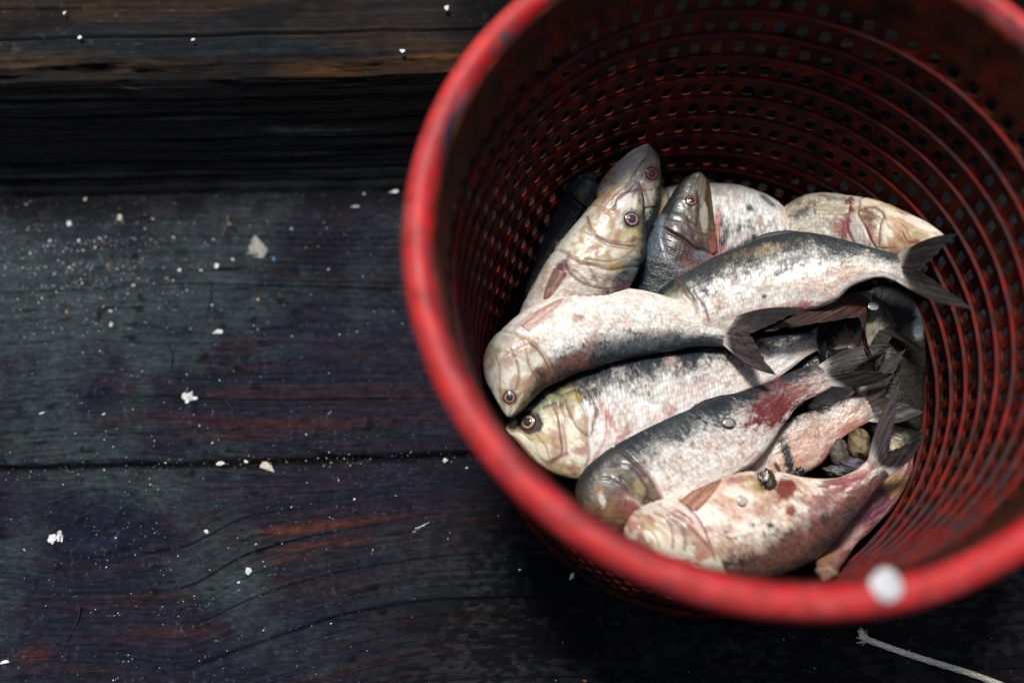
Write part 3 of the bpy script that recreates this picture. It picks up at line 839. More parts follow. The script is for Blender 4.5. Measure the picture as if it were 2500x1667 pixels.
def build_fin(nm, root, ro, B1, B2, tips, cc, seed, nrm, back_off=None, thick=.0007):
    nr, ns = 90, 46
    tips = [np.array(t) for t in tips]
    tq = np.linspace(0, 1, nr)
    if len(tips) == 1: tips = [tips[0] + (B1 - B2) * .12, tips[0] - (B1 - B2) * .12]
    tp = np.stack(tips)
    if len(tips) == 3:
        # forked trailing edge, sharp lobes with concave inner edges
        k = np.abs(tq * 2 - 1)
        w = k ** 1.25
        E_ = np.where((tq < .5)[:, None], tp[0] * w[:, None] + tp[1] * (1 - w)[:, None], tp[2] * w[:, None] + tp[1] * (1 - w)[:, None])
    else:
        x = tq * (len(tips) - 1); i = np.minimum(x.astype(int), len(tips) - 2); f = (x - i)[:, None]
        E_ = tp[i] * (1 - f) + tp[i + 1] * f
    Bp = B1 * (1 - tq)[:, None] + B2 * tq[:, None]
    if back_off is not None: Bp = Bp + back_off
    jag = 1 - .10 * vn(tq * 40, tq * 0, seed) * (np.abs(tq - .5) > .0)
    E_ = Bp + (E_ - Bp) * jag[:, None]
    s = np.linspace(0, 1, ns)
    mid = (Bp[0] + Bp[-1]) / 2
    # outer rays bow outward a little
    TQ, S = np.meshgrid(tq, s, indexing='ij')
    P = Bp[:, None, :] * (1 - S)[..., None] + E_[:, None, :] * S[..., None]
    if len(tips) == 3:
        P = P + ((Bp - mid) / np.linalg.norm(Bp[0] - mid))[:, None, :] * (.10 * np.linalg.norm(E_[0] - Bp[0]) * np.sin(S * math.pi) * np.abs(TQ * 2 - 1))[..., None]
    rid = np.sin(TQ * nr * .62) * .00012 * (.4 + .6 * S)
    wav = (.0026 * np.sin(TQ * 5 + seed) + .002 * (fbm(TQ * 4, S * 3, 3, seed) - .5)) * S
    up = np.array([0, 0, 1.]) if abs(nrm[2]) > .2 else nrm
    up = np.cross(E_[nr // 4] - Bp[nr // 4], Bp[-1] - Bp[0]); up = up / max(np.linalg.norm(up), 1e-9)
    if up[2] < 0: up = -up
    th = thick * (1.6 - 1.2 * S)
    if back_off is not None: th = th + .002 * (1 - S) ** 6
    V1 = P + up * (rid + wav + th / 2)[..., None]; V2 = P + up * (wav - th / 2)[..., None]
    dk, lt = np.array(cc[0]) * .62, np.array(cc[1]) * .62
    n1 = fbm(TQ * 34, S * 2.5, 3, seed + 2); n2 = fbm(TQ * 5, S * 4, 3, seed + 6)
    C = np.zeros(P.shape); C[:] = dk
    C = mixc(C, lt, np.clip(ss(.45, .7, n1) * .6 + ss(.5, .75, n2) * .4, 0, 1))
    if back_off is not None: C = mixc(C, (.46, .42, .38), (1 - ss(.04, .20 + .16 * n1, S)) * .8)
    else: C = mixc(C, lt * 1.6 + .03, (1 - ss(0, .28, S)) * .6 * (.4 + n1))
    C = C * (.55 + .9 * fbm(TQ * 60, S * 1.5, 2, seed + 8))[..., None]
    C = mixc(C, (.015, .014, .017), ss(.55, 1, S) * ss(.3, .6, n2) * .6)
    V = np.stack([V1, V2], 0).reshape(-1, 3)
    F1 = grid_faces(nr, ns); F2 = F1[:, ::-1] + nr * ns
    idx = np.arange(nr * ns).reshape(nr, ns)
    loop = np.concatenate([idx[:, 0], idx[-1, 1:], idx[-2::-1, -1], idx[0, -2:0:-1]])
    l2 = np.roll(loop, -1)
    F3 = np.stack([loop, loop + nr * ns, l2 + nr * ns, l2], -1)
    return mesh(nm, V - ro, np.concatenate([F1, F2, F3]), M_fin, root, np.concatenate([C.reshape(-1, 3)] * 2))


RED = (.24, .035, .05); PUR = (.11, .025, .05); BRN = (.22, .10, .05); DRK = (.02, .02, .025); PNK = (.50, .24, .22); OCH = (.40, .24, .09)
BROWNFIN = ((.06, .028, .024), (.20, .10, .075)); DARKFIN = ((.016, .014, .014), (.065, .05, .038)); GREYFIN = ((.024, .020, .022), (.12, .085, .08))

# --- deepest first
build_fish('mostly hidden dark blue fish against the left basket wall, behind the upright pale heads',
           [(1356, 392, 1366, 396, .15), (1325, 408, 1372, 430, .155), (1293, 450, 1358, 484, .165), (1262, 515, 1330, 540, .17), (1238, 575, 1300, 600, .175), (1215, 640, 1270, 660, .18), (1198, 700, 1240, 715, .185)],
           roll=-48, thick=.5, silver=(.03, .035, .045), headc=(.028, .034, .045), back=-.2, dark=(.008, .011, .018), pink=.1, dirt=.1, seed=31)
build_fish('large fish curled along the right wall with golden dark back beneath the crossed tails',
           [(2085, 1075, 2070, 1075, .225), (2106, 1030, 2030, 1020, .22), (2118, 960, 1990, 960, .215), (2122, 890, 1968, 900, .21), (2124, 830, 1958, 850, .205), (2120, 770, 1960, 812, .20), (2108, 715, 1975, 782, .193), (2080, 672, 1985, 748, .187), (2040, 654, 1988, 722, .182), (2003, 662, 1975, 703, .178)],
           roll=-34, thick=.45, back=.3, silver=(.20, .19, .13), dark=(.02, .02, .015), seed=5, speck=.6, dirt=.7,
           tail=((1748, 768, .135), (1962, 728, .150), (2010, 828, .150), BROWNFIN), marks=((2112, 740, 16, 40, 0, (.25, .33, .38), .7), (2060, 690, 60, 26, 15, DRK, .8)))
build_fish('pale bellied fish glimpsed through the gap under the tangle of tails',
           [(1880, 985, 1895, 990, .23), (1860, 950, 1930, 965, .228), (1865, 900, 1965, 920, .226), (1885, 850, 1985, 870, .224), (1905, 800, 1985, 815, .222), (1925, 765, 1975, 775, .220)],
           roll=50, seed=8, pink=.2, tail=((1905, 850, .175), (1950, 800, .178), (2012, 838, .172), DARKFIN))
build_fish('dark fish mostly under the tails, one tail lobe pointing right over the curled fish',
           [(1770, 900, 1780, 940, .225), (1800, 860, 1830, 930, .22), (1840, 815, 1880, 900, .214), (1885, 775, 1925, 865, .208), (1930, 745, 1962, 820, .202), (1962, 730, 1985, 778, .196), (1990, 720, 2004, 752, .192)],
           roll=-30, thick=.4, seed=51, silver=(.30, .27, .24), dirt=.8, pink=.6,
           tail=((2148, 816, .160), (2050, 772, .168), (2008, 866, .160), ((.03, .028, .026), (.10, .085, .065))), marks=((1940, 790, 26, 34, 0, (.42, .32, .26), .7),))
build_fish('purplish fish standing on edge at the lower right wall beside the big belly-up fish',
           [(1905, 1335, 1888, 1330, .20), (1935, 1296, 1875, 1290, .205), (1968, 1250, 1895, 1245, .21), (2008, 1210, 1925, 1200, .212), (2048, 1168, 1962, 1160, .214), (2076, 1122, 2005, 1122, .214), (2094, 1078, 2050, 1078, .212), (2100, 1040, 2075, 1040, .21)],
           roll=62, thick=.5, seed=12, silver=(.30, .15, .15), pink=.8, headc=(.35, .26, .2), dirt=.5,
           marks=((2010, 1165, 60, 22, -50, PUR, .8), (1960, 1235, 34, 22, -45, (.5, .33, .3), .6), (2060, 1110, 30, 26, -60, OCH, .7), (1895, 1280, 26, 20, -50, OCH, .6)))
build_fish('fish with a bent reddish tail stalk between the crimson bruised fish and big belly-up one',
           [(1500, 1120, 1510, 1140, .225), (1560, 1070, 1590, 1150, .222), (1640, 1020, 1690, 1165, .218), (1730, 988, 1770, 1140, .213), (1800, 962, 1838, 1094, .208), (1850, 948, 1886, 1064, .204), (1900, 935, 1925, 1014, .20), (1945, 912, 1966, 985, .196), (1985, 890, 2008, 962, .192)],
           roll=4, seed=14, pink=.85, dirt=.75, back=.82, silver=(.62, .52, .46),
           tail=((2088, 798, .165), (2030, 906, .178), (2132, 945, .176), GREYFIN),
           marks=((1855, 1030, 40, 60, 20, (.50, .26, .2), .6), (1900, 1050, 16, 40, 30, (.25, .09, .06), .7), (1945, 985, 50, 14, -30, (.4, .14, .11), .6), (1809, 1050, 12, 48, -15, DRK, .95, .5), (1835, 1084, 12, 10, 0, DRK, .95, .3), (1785, 1072, 14, 5, 60, DRK, .8)))
build_fish('white bellied fish with a sharp dark belly line behind the upper dark-backed fish',
           [(1440, 560, 1440, 540, .20), (1462, 620, 1455, 485, .198), (1510, 650, 1500, 444, .195), (1600, 665, 1600, 424, .192), (1680, 675, 1690, 428, .192), (1750, 680, 1752, 447, .193), (1790, 680, 1792, 472, .195), (1820, 676, 1826, 522, .198), (1850, 670, 1856, 582, .20), (1890, 662, 1895, 625, .205)],
           roll=-24, thick=.36, seed=17, pink=.2, dirt=.25, silver=(.72, .715, .69), hl=.2,
           marks=((1648, 540, 8, 70, 4, (.42, .13, .10), .85, .5), (1660, 590, 14, 30, 10, (.45, .2, .15), .6), (1725, 478, 16, 7, 30, DRK, .8, .6), (1765, 462, 26, 5, 38, (.05, .04, .05), .7), (1745, 505, 10, 14, -30, (.35, .25, .16), .6), (1700, 545, 40, 14, -30, (.8, .75, .68), .5)))
build_fish('cream fish at the far wall with its pointed snout towards the right',
           [(2172, 545, 2169, 536, .175), (2134, 574, 2125, 508, .18), (2080, 590, 2065, 480, .184), (2018, 597, 2000, 459, .187), (1948, 600, 1932, 447, .19), (1880, 600, 1866, 446, .19), (1828, 598, 1815, 468, .192), (1780, 596, 1770, 503, .195), (1720, 592, 1722, 545, .198), (1670, 600, 1672, 575, .2)],
           roll=-30, thick=.42, back=1.6, seed=20, hl=.34, auto=.15, lines_=(([(1951, 470), (1944, 500), (1950, 533), (1961, 556)], 3.4, (.16, .04, .06), .95), ([(1975, 486), (2004, 478), (2030, 492), (2022, 520), (2020, 566)], 3, (.13, .06, .03), .9), ([(2073, 537), (2088, 556), (2106, 556)], 2.8, (.16, .06, .03), .9), ([(2044, 496), (2074, 520), (2088, 548)], 2.4, (.42, .28, .15), .8), ([(2060, 500), (2110, 528), (2150, 536)], 2, (.40, .28, .17), .7), ([(1988, 520), (2000, 545), (1996, 566)], 3, (.2, .07, .06), .8), ([(1880, 491), (1915, 492), (1945, 495)], 2, (.30, .22, .14), .8)), pink=.3, dirt=.55, silver=(.60, .57, .48), headc=(.60, .55, .44),
           marks=((1946, 500, 12, 50, 10, (.16, .040, .045), .95, .5), (1928, 520, 16, 22, 0, (.36, .14, .12), .6, .6), (1838, 490, 22, 14, -20, DRK, .75, .7), (1872, 482, 4, 12, 0, DRK, .7), (1998, 500, 22, 20, 20, (.12, .06, .035), .85, .5), (2085, 552, 22, 10, 20, (.22, .09, .05), .8, .5), (2000, 530, 12, 28, 8, (.25, .08, .08), .6, .4), (2070, 535, 30, 14, 30, (.42, .22, .10), .6, .4), (2110, 515, 40, 12, 26, (.75, .7, .62), .7)),
           fins=(('pectoral_fin', (1952, 468, .100), (1948, 492, .104), [(1862, 474, .118), (1860, 480, .122)], ((.34, .28, .20), (.54, .49, .39))),))
build_fish('greyish upright fish head with red eye, topmost of the heads against the far wall',
           [(1493, 331, 1484, 330, .128), (1513, 360, 1448, 348, .138), (1519, 412, 1403, 388, .148), (1510, 467, 1360, 448, .158), (1492, 527, 1322, 510, .168), (1462, 592, 1292, 564, .176), (1430, 652, 1270, 622, .184), (1390, 702, 1250, 684, .19), (1340, 742, 1240, 725, .195), (1290, 772, 1235, 762, .2)],
           roll=18, thick=.42, eye=(1496, 400), eye_r=.0056, eye_col=(.42, .10, .06), seed=23, hl=.33, auto=.2, lines_=(([(1452, 412), (1466, 385), (1486, 362)], 2.6, (.20, .13, .08), .8), ([(1468, 425), (1476, 404), (1484, 396)], 2.4, (.14, .12, .12), .8), ([(1430, 430), (1455, 425), (1480, 440), (1490, 470)], 2.6, (.16, .13, .09), .8), ([(1420, 380), (1450, 356), (1470, 344)], 1.6, (.34, .27, .2), .6)), headc=(.70, .69, .62), pink=.2, silver=(.72, .71, .66), dirt=.3,
           marks=((1440, 385, 50, 16, -52, (.62, .60, .55), .6, .2), (1478, 380, 40, 8, -60, (.26, .17, .10), .55, .3), (1500, 345, 14, 18, 0, (.16, .13, .14), .6), (1480, 470, 16, 30, 10, (.4, .42, .36), .5)))
build_fish('dark blue-backed fish head pointing up between the pale heads and the white belly',
           [(1600, 394, 1611, 395, .150), (1570, 411, 1628, 418, .155), (1540, 452, 1637, 478, .162), (1512, 500, 1644, 545, .168), (1485, 556, 1642, 604, .174), (1463, 618, 1622, 664, .18), (1449, 682, 1590, 722, .186), (1440, 742, 1550, 772, .192), (1435, 802, 1512, 822, .197), (1430, 862, 1472, 866, .2)],
           roll=-30, thick=.46, eye=(1589, 461), eye_r=.0050, eye_col=(.38, .15, .08), seed=26, hl=.36, auto=.3, lines_=(([(1523, 499), (1521, 555), (1546, 605), (1585, 622)], 2.4, (.16, .16, .20), .8), ([(1585, 520), (1606, 536), (1626, 540)], 2.4, (.05, .03, .02), .9), ([(1604, 440), (1606, 480), (1600, 520)], 3, (.04, .03, .02), .8)), back=.38, silver=(.13, .15, .17), headc=(.075, .055, .035), pink=.5, dirt=.6,
           marks=((1572, 560, 38, 60, 10, (.045, .022, .018), .9, .5), (1618, 500, 9, 40, -4, (.36, .33, .26), .8, .3), (1612, 430, 10, 30, 0, (.20, .18, .15), .6), (1634, 590, 10, 60, 8, (.34, .12, .10), .7, .4), (1590, 620, 30, 30, 0, (.14, .05, .045), .7), (1500, 560, 20, 60, 20, (.12, .17, .21), .5)))
build_fish('upright cream fish head with pink eye, lowest of the heads pointing at the far wall',
           [(1470, 419, 1455, 411, .122), (1479, 455, 1408, 428, .128), (1483, 502, 1360, 468, .136), (1483, 552, 1316, 520, .143), (1470, 612, 1274, 574, .15), (1447, 662, 1241, 624, .157), (1412, 717, 1214, 674, .164), (1370, 772, 1193, 720, .172), (1325, 812, 1180, 770, .18), (1270, 842, 1175, 810, .188), (1222, 852, 1178, 842, .195)],
           roll=14, thick=.44, eye=(1450, 503), eye_r=.0062, eye_col=(.42, .24, .24), seed=29, hl=.44, auto=.15, lines_=(([(1348, 499), (1360, 531), (1389, 554), (1421, 562), (1466, 567)], 2.8, (.10, .05, .035), .95), ([(1354, 520), (1374, 550), (1404, 566), (1440, 572)], 1.8, (.25, .14, .09), .8), ([(1303, 589), (1301, 615), (1325, 642), (1360, 658), (1400, 663), (1450, 656)], 2.8, (.13, .05, .05), .9), ([(1348, 597), (1360, 627), (1374, 649)], 2.4, (.18, .10, .05), .9), ([(1348, 597), (1402, 601), (1443, 583), (1468, 560)], 2.4, (.20, .16, .11), .8), ([(1411, 480), (1420, 458), (1442, 442), (1468, 437)], 2.6, (.07, .05, .05), .9), ([(1325, 598), (1330, 602), (1329, 595), (1322, 590)], 1.4, (.2, .12, .08), .8), ([(1345, 470), (1380, 476), (1405, 496)], 3, (.30, .20, .11), .7), ([(1316, 620), (1335, 634), (1352, 652)], 2, (.15, .10, .06), .7), ([(1396, 580), (1406, 620), (1400, 645)], 2.4, (.24, .17, .07), .6)), headc=(.62, .60, .49), pink=.35, dirt=.35, silver=(.60, .57, .50),
           fins=(('pectoral_fin', (1272, 616, .131), (1304, 628, .131), [(1246, 694, .134), (1252, 694, .136)], ((.12, .045, .06), (.36, .22, .15))),),
           marks=((1289, 622, 14, 24, 25, (.10, .02, .05), .9, .4), (1456, 430, 20, 22, 20, (.10, .08, .09), .8, .4), (1433, 462, 24, 9, -50, (.66, .66, .66), .85, .25), (1350, 560, 6, 34, -55, (.42, .16, .14), .7, .5), (1395, 560, 60, 10, 28, (.66, .64, .58), .6), (1430, 640, 60, 14, 0, (.05, .03, .04), .6, .4),
                  (1420, 610, 22, 14, -20, (.28, .19, .06), .8, .4), (1450, 615, 20, 30, -10, (.10, .12, .12), .8, .5), (1370, 585, 14, 5, 60, (.4, .15, .18), .8), (1360, 470, 40, 5, -42, (.38, .26, .14), .7, .4), (1455, 535, 14, 10, 0, (.50, .42, .16), .6)))
build_fish('dark-backed fish with a grey flank patch and forked tail against the right wall',
           [(1425, 725, 1435, 745, .20), (1455, 690, 1480, 778, .19), (1500, 668, 1530, 790, .18), (1560, 632, 1600, 788, .172), (1626, 599, 1660, 772, .168), (1690, 571, 1720, 752, .166), (1760, 546, 1785, 730, .160), (1830, 534, 1850, 714, .152), (1900, 542, 1915, 692, .142), (1970, 559, 1958, 656, .130), (2030, 576, 2020, 637, .116), (2082, 588, 2076, 653, .104)],
           roll=-16, thick=.44, seed=33, hl=.26, auto=.4, lines_=(([(1590, 668), (1608, 690), (1622, 712), (1628, 735)], 2.6, (.08, .05, .05), .9), ([(1560, 650), (1580, 664), (1596, 690)], 2.4, (.06, .05, .04), .8)), back=.58, dark=(.030, .038, .040), silver=(.68, .66, .61), speck=.7, pink=.4,
           tail=((2210, 538, .060), (2112, 620, .085), (2245, 714, .060), DARKFIN), dorsal=(.50, .66, .003),
           marks=((1815, 610, 42, 16, -20, (.16, .14, .16), .9, .5), (1655, 620, 9, 34, 5, (.06, .06, .05), .6, .5), (1622, 668, 14, 11, 0, (.015, .02, .03), .9, .4), (1846, 705, 34, 16, -8, (.45, .10, .10), .75, .6), (1950, 625, 60, 26, 10, (.50, .30, .22), .5, .5), (1750, 545 + 30, 60, 12, -14, (.30, .22, .12), .5, .5),
                  (1820, 705, 8, 8, 0, (.6, .5, .5), -.8), (1755, 682, 7, 6, 0, (.06, .08, .10), .8, .4), (1900, 590, 20, 10, 20, (.10, .12, .13), .5), (1935, 600, 8, 10, 0, (.14, .12, .11), .6), (1650, 690, 20, 26, 0, (.42, .26, .16), .5, .5)))
# --- front row
build_fish('plump white fish with large golden ringed eye, lying back up beside the left rim',
           [(1160, 975, 1163, 990, .176), (1185, 943, 1188, 1014, .176), (1215, 914, 1218, 1050, .177), (1255, 887, 1262, 1083, .178), (1300, 865, 1322, 1100, .179), (1360, 842, 1392, 1092, .18), (1440, 819, 1472, 1066, .181), (1530, 802, 1565, 1022, .183), (1620, 792, 1652, 966, .186), (1700, 785, 1732, 906, .189), (1780, 771, 1800, 858, .192), (1840, 762, 1853, 820, .194), (1880, 754, 1893, 796, .194)],
           roll=-9, thick=.42, eye=(1213, 970), eye_r=.0063, eye_col=(.58, .33, .22), seed=36, hl=.225, back=.62, auto=.25, lines_=(([(1268, 926), (1280, 960), (1286, 1000), (1290, 1040), (1266, 1064)], 3.4, (.14, .075, .05), .95), ([(1276, 930), (1292, 975), (1300, 1020), (1300, 1044)], 2, (.30, .16, .12), .8), ([(1298, 932), (1322, 978), (1355, 1000), (1364, 968), (1371, 942)], 2.6, (.10, .06, .045), .95), ([(1334, 884), (1356, 904), (1371, 942), (1372, 960)], 2.8, (.06, .03, .025), .95), ([(1392, 955), (1391, 1005), (1362, 1060)], 2.2, (.30, .13, .12), .7), ([(1259, 1061), (1282, 1050), (1303, 1040)], 2.6, (.12, .03, .04), .8), ([(1232, 1000), (1252, 1024), (1262, 1052)], 2, (.25, .15, .08), .7), ([(1246, 934), (1268, 926), (1292, 930)], 3, (.05, .05, .02), .8), ([(1302, 905), (1326, 896), (1346, 905)], 3.4, (.03, .03, .02), .8), ([(1314, 1006), (1340, 1012), (1352, 1030)], 2, (.33, .18, .16), .6)), silver=(.72, .70, .67), pink=.3, dirt=.2, headc=(.66, .64, .50),
           tail=((1938, 722, .178), (1900, 780, .182), (1902, 856, .182), DARKFIN), dorsal=(.12, .36, .0042),
           marks=((1216, 969, 33, 25, 10, (.014, .013, .016), 1, .15), (1310, 905, 30, 16, 20, (.34, .28, .08), .8, .5), (1268, 912, 22, 10, 30, (.20, .24, .08), .8, .4), (1300, 880, 40, 12, -20, (.02, .02, .02), .8, .5), (1400, 960, 6, 60, -30, (.45, .18, .15), .7, .6), (1430, 1000, 12, 46, 30, (.42, .16, .14), .6, .7), (1330, 1036, 16, 10, 0, (.36, .16, .18), .7, .4),
                  (1540, 830, 16, 11, 0, (.40, .33, .29), .6, .2), (1540, 830, 17, 12, 0, (.22, .16, .14), -.8), (1621, 848, 13, 12, 0, (.38, .26, .22), -.7), (1536, 940, 15, 12, 0, (.45, .28, .24), .6, .3), (1490, 906, 3, 6, 0, (.05, .01, .01), .9, .1), (1366, 896, 7, 7, 0, (.02, .025, .035), .9, .2), (1700, 850, 80, 30, -25, (.50, .36, .27), .35, .6)))
build_fish('belly-up white fish with red ringed eye low at the rim, tail in the centre',
           [(1172, 962, 1158, 950, .150), (1198, 944, 1134, 908, .150), (1226, 914, 1112, 866, .151), (1251, 892, 1109, 820, .152), (1276, 879, 1134, 774, .153), (1312, 862, 1196, 721, .154), (1362, 845, 1272, 683, .155), (1432, 826, 1370, 663, .157), (1502, 811, 1470, 667, .159), (1572, 800, 1550, 688, .161), (1630, 793, 1620, 718, .162), (1676, 797, 1678, 742, .162)],
           roll=14, thick=.46, eye=(1171, 912), eye_r=.0050, eye_col=(.55, .26, .20), seed=39, hl=.27, auto=.2, lines_=(([(1172, 802), (1188, 834), (1192, 872), (1184, 896)], 3, (.20, .11, .07), .9), ([(1206, 784), (1232, 800), (1252, 828), (1262, 860)], 3, (.13, .07, .05), .9), ([(1208, 790), (1212, 830), (1226, 862)], 2.4, (.20, .12, .07), .85), ([(1140, 822), (1148, 850), (1147, 884), (1152, 906)], 2.2, (.28, .18, .09), .8), ([(1156, 818), (1176, 806), (1206, 790)], 2.4, (.30, .16, .12), .8), ([(1180, 760), (1196, 776), (1226, 772)], 2, (.30, .2, .14), .6)), back=.42, silver=(.73, .71, .66), pink=.25, dirt=.22, headc=(.62, .61, .52),
           tail=((1786, 864, .140), (1722, 766, .142), (1862, 704, .108), GREYFIN),
           fins=(('pectoral_fin', (1190, 742, .134), (1216, 764, .132), [(1290, 682, .134), (1296, 690, .131)], ((.36, .16, .17), (.58, .44, .38))),),
           marks=((1375, 672, 34, 7, -4, (.26, .06, .10), .85, .5), (1215, 735, 34, 12, -36, (.45, .20, .22), .5, .5), (1328, 728, 16, 11, 20, (.34, .17, .10), .75, .5), (1352, 800, 12, 50, 20, (.36, .14, .13), .6, .7), (1258, 870, 40, 34, -40, (.05, .025, .02), .85, .5), (1225, 800, 8, 34, 20, (.34, .22, .10), .7, .5),
                  (1425, 792, 6, 7, 0, DRK, .8, .3), (1380, 789, 5, 6, 0, DRK, .8, .3), (1340, 792, 5, 5, 0, DRK, .7, .3), (1500, 800, 170, 16, -9, (.02, .028, .034), .9, .6), (1450, 790, 120, 16, -9, (.10, .12, .13), .7, .8), (1310, 835, 50, 20, -20, (.16, .07, .05), .7, .9), (1500, 765, 110, 10, -8, (.22, .20, .17), .5, .8), (1165, 780, 14, 10, 0, (.5, .28, .26), .5), (1540, 744, 50, 14, 10, (.78, .75, .68), .5)))
build_fish('fish with a crimson bruise by its tail and dark bloodied head at the rim',
           [(1335, 1178, 1350, 1200, .166), (1320, 1130, 1398, 1218, .166), (1339, 1082, 1444, 1214, .167), (1384, 1036, 1494, 1192, .168), (1440, 1000, 1554, 1167, .169), (1500, 967, 1616, 1130, .171), (1570, 940, 1690, 1090, .173), (1640, 918, 1750, 1044, .176), (1710, 895, 1797, 978, .179), (1780, 870, 1838, 928, .182), (1840, 847, 1886, 903, .183), (1893, 832, 1922, 882, .182)],
           roll=-20, thick=.45, seed=42, hl=.24, back=.66, auto=.4, lines_=(([(1395, 1068), (1447, 1074), (1474, 1104), (1486, 1130), (1470, 1165)], 3.2, (.03, .012, .02), .9), ([(1424, 1096), (1440, 1130), (1438, 1160)], 2.6, (.05, .02, .015), .8), ([(1360, 1100), (1392, 1098), (1420, 1110)], 2.4, (.03, .03, .03), .7), ([(1440, 1140), (1462, 1150), (1478, 1172)], 2, (.45, .35, .25), .8)), silver=(.70, .67, .64), pink=.4, dirt=.3, headc=(.15, .10, .065), speck=.6,
           tail=((2050, 786, .150), (1962, 850, .165), (2066, 856, .155), DARKFIN), dorsal=(.50, .68, .003),
           marks=((1788, 932, 82, 46, -30, (.15, .030, .034), .95, .6), (1425, 1100, 70, 34, 50, (.035, .035, .04), .8, .6), (1452, 1122, 26, 14, 20, (.13, .15, .08), .7, .5), (1405, 1160, 30, 12, -60, (.36, .15, .05), .7, .6), (1468, 1090, 22, 30, 0, (.10, .03, .05), .7, .6), (1850, 895, 50, 20, -20, (.26, .12, .10), .6, .6), (1430, 1070, 40, 22, -30, (.05, .055, .04), .8, .6), (1400, 1140, 60, 50, 0, (.09, .05, .03), .55, .6), (1425, 1085, 40, 10, 10, (.12, .14, .07), .6, .4), (1445, 1165, 18, 40, -30, (.22, .06, .05), .8, .5), (1378, 1128, 10, 34, -20, (.24, .12, .05), .7, .6), (1384, 1150, 8, 20, -10, (.55, .56, .48), .7, .4),
                  (1473, 1120, 16, 26, 0, (.36, .28, .13), .6, .4), (1673, 972, 15, 11, 10, (.30, .27, .24), .8, .2), (1673, 972, 16, 12, 10, (.05, .05, .05), -1), (1590, 1020, 6, 8, 30, (.34, .16, .10), .8, .3), (1540, 985, 60, 26, -28, (.05, .06, .06), .6, .8), (1400, 1115, 50, 5, 10, (.09, .06, .10), .6, .3)))
build_fish('big belly-up fish with blood spots at the bottom of the pile, tail fin raised',
           [(1478, 1332, 1455, 1316, .158), (1534, 1350, 1434, 1266, .158), (1594, 1350, 1436, 1205, .158), (1655, 1344, 1474, 1162, .158), (1722, 1337, 1545, 1139, .159), (1792, 1323, 1620, 1114, .160), (1860, 1293, 1700, 1086, .161), (1911, 1250, 1780, 1084, .163), (1956, 1200, 1850, 1098, .165), (1991, 1153, 1920, 1097, .166), (2020, 1116, 1970, 1077, .166), (2056, 1080, 2003, 1046, .164)],
           roll=12, thick=.46, seed=45, hl=.245, auto=.3, lines_=(([(1560, 1146), (1596, 1178), (1622, 1222), (1640, 1284)], 3, (.16, .08, .06), .95), ([(1503, 1178), (1530, 1192), (1545, 1226), (1545, 1258)], 3, (.18, .09, .06), .9), ([(1580, 1206), (1606, 1230), (1630, 1262)], 2.6, (.16, .05, .06), .9), ([(1535, 1186), (1560, 1204), (1574, 1232), (1572, 1262)], 3.4, (.10, .07, .04), .85), ([(1470, 1210), (1500, 1225), (1516, 1258)], 2.4, (.30, .2, .14), .7), ([(1552, 1170), (1580, 1184), (1592, 1200)], 3.2, (.20, .05, .08), .8)), back=.22, silver=(.74, .67, .58), pink=.5, dirt=.4, headc=(.62, .58, .48), dark=(.028, .022, .024), speck=.6,
           tail=((2132, 988, .140), (2044, 1036, .150), (2073, 868, .136), GREYFIN),
           fins=(('pectoral_fin', (1560, 1150, .134), (1602, 1176, .126), [(1658, 1090, .134), (1660, 1094, .130)], ((.20, .07, .05), (.40, .22, .15))),),
           marks=((1801, 1122, 26, 28, 0, (.19, .035, .030), .95, .4), (1930, 1106, 60, 12, -8, (.26, .085, .07), .8, .6), (1985, 1125, 60, 20, -42, (.13, .042, .042), .85, .7), (1900, 1205, 80, 22, -42, (.12, .05, .04), .8, .8), (1800, 1285, 80, 24, -20, (.05, .035, .03), .85, .7), (1700, 1100, 60, 10, -12, (.30, .10, .09), .7, .6), (1850, 1235, 16, 12, 0, (.20, .06, .06), .8, .5), (1730, 1205, 5, 5, 0, DRK, .8, .3), (1755, 1225, 4, 5, 0, DRK, .8, .3), (1668, 1222, 4, 4, 0, DRK, .7, .3), (1690, 1235, 4, 4, 0, DRK, .7, .3), (1660, 1160, 4, 4, 0, (.2, .1, .08), .7, .3), (1758, 1105, 24, 24, 0, (.04, .03, .018), .9, .5), (1742, 1118, 34, 22, 20, (.40, .27, .11), .7, .6), (1705, 1150, 12, 10, 0, (.36, .24, .20), -1), (1816, 1172, 14, 16, -20, (.26, .07, .06), .85, .3), (1830, 1142, 44, 10, 20, (.24, .08, .06), .6, .9), (1775, 1140, 30, 14, 50, (.26, .10, .06), .6, .9), (1745, 1172, 16, 16, 0, (.38, .13, .11), .6, .5), (1762, 1182, 26, 18, 30, (.40, .20, .13), .5, .6),
                  (1590, 1158, 12, 14, 0, (.24, .06, .08), .9, .4), (1900, 1150, 70, 26, -40, (.20, .05, .06), .7, .6), (1960, 1100, 50, 16, -35, (.30, .08, .11), .6, .5), (1800, 1260, 90, 30, -32, (.16, .06, .04), .6, .8), (1770, 1205, 8, 8, 0, (.05, .04, .04), .9, .4), (1690, 1260, 60, 20, -10, (.40, .26, .18), .5, .7),
                  (1560, 1205, 16, 34, -30, (.28, .14, .10), .7, .5), (1520, 1210, 8, 40, -20, (.5, .38, .28), .6, .5), (1590, 1240, 8, 30, -30, (.22, .16, .08), .7, .5), (2010, 1060, 20, 16, 0, (.20, .09, .13), .7)))


def px_obj(name, x, y, t, r, seed, c1, c2, label, cat, sq=(1, 1, .7), mat=None, amp=.3, group=None, rot=0):
    P = unp(x, y, H - tmap(t))
    o = blob(name, tuple(float(v) for v in P), r, seed, mat or M_shell, c1, None, amp, 20, sq, rot, 2.2, c2)
    return tag(o, label, cat, group)


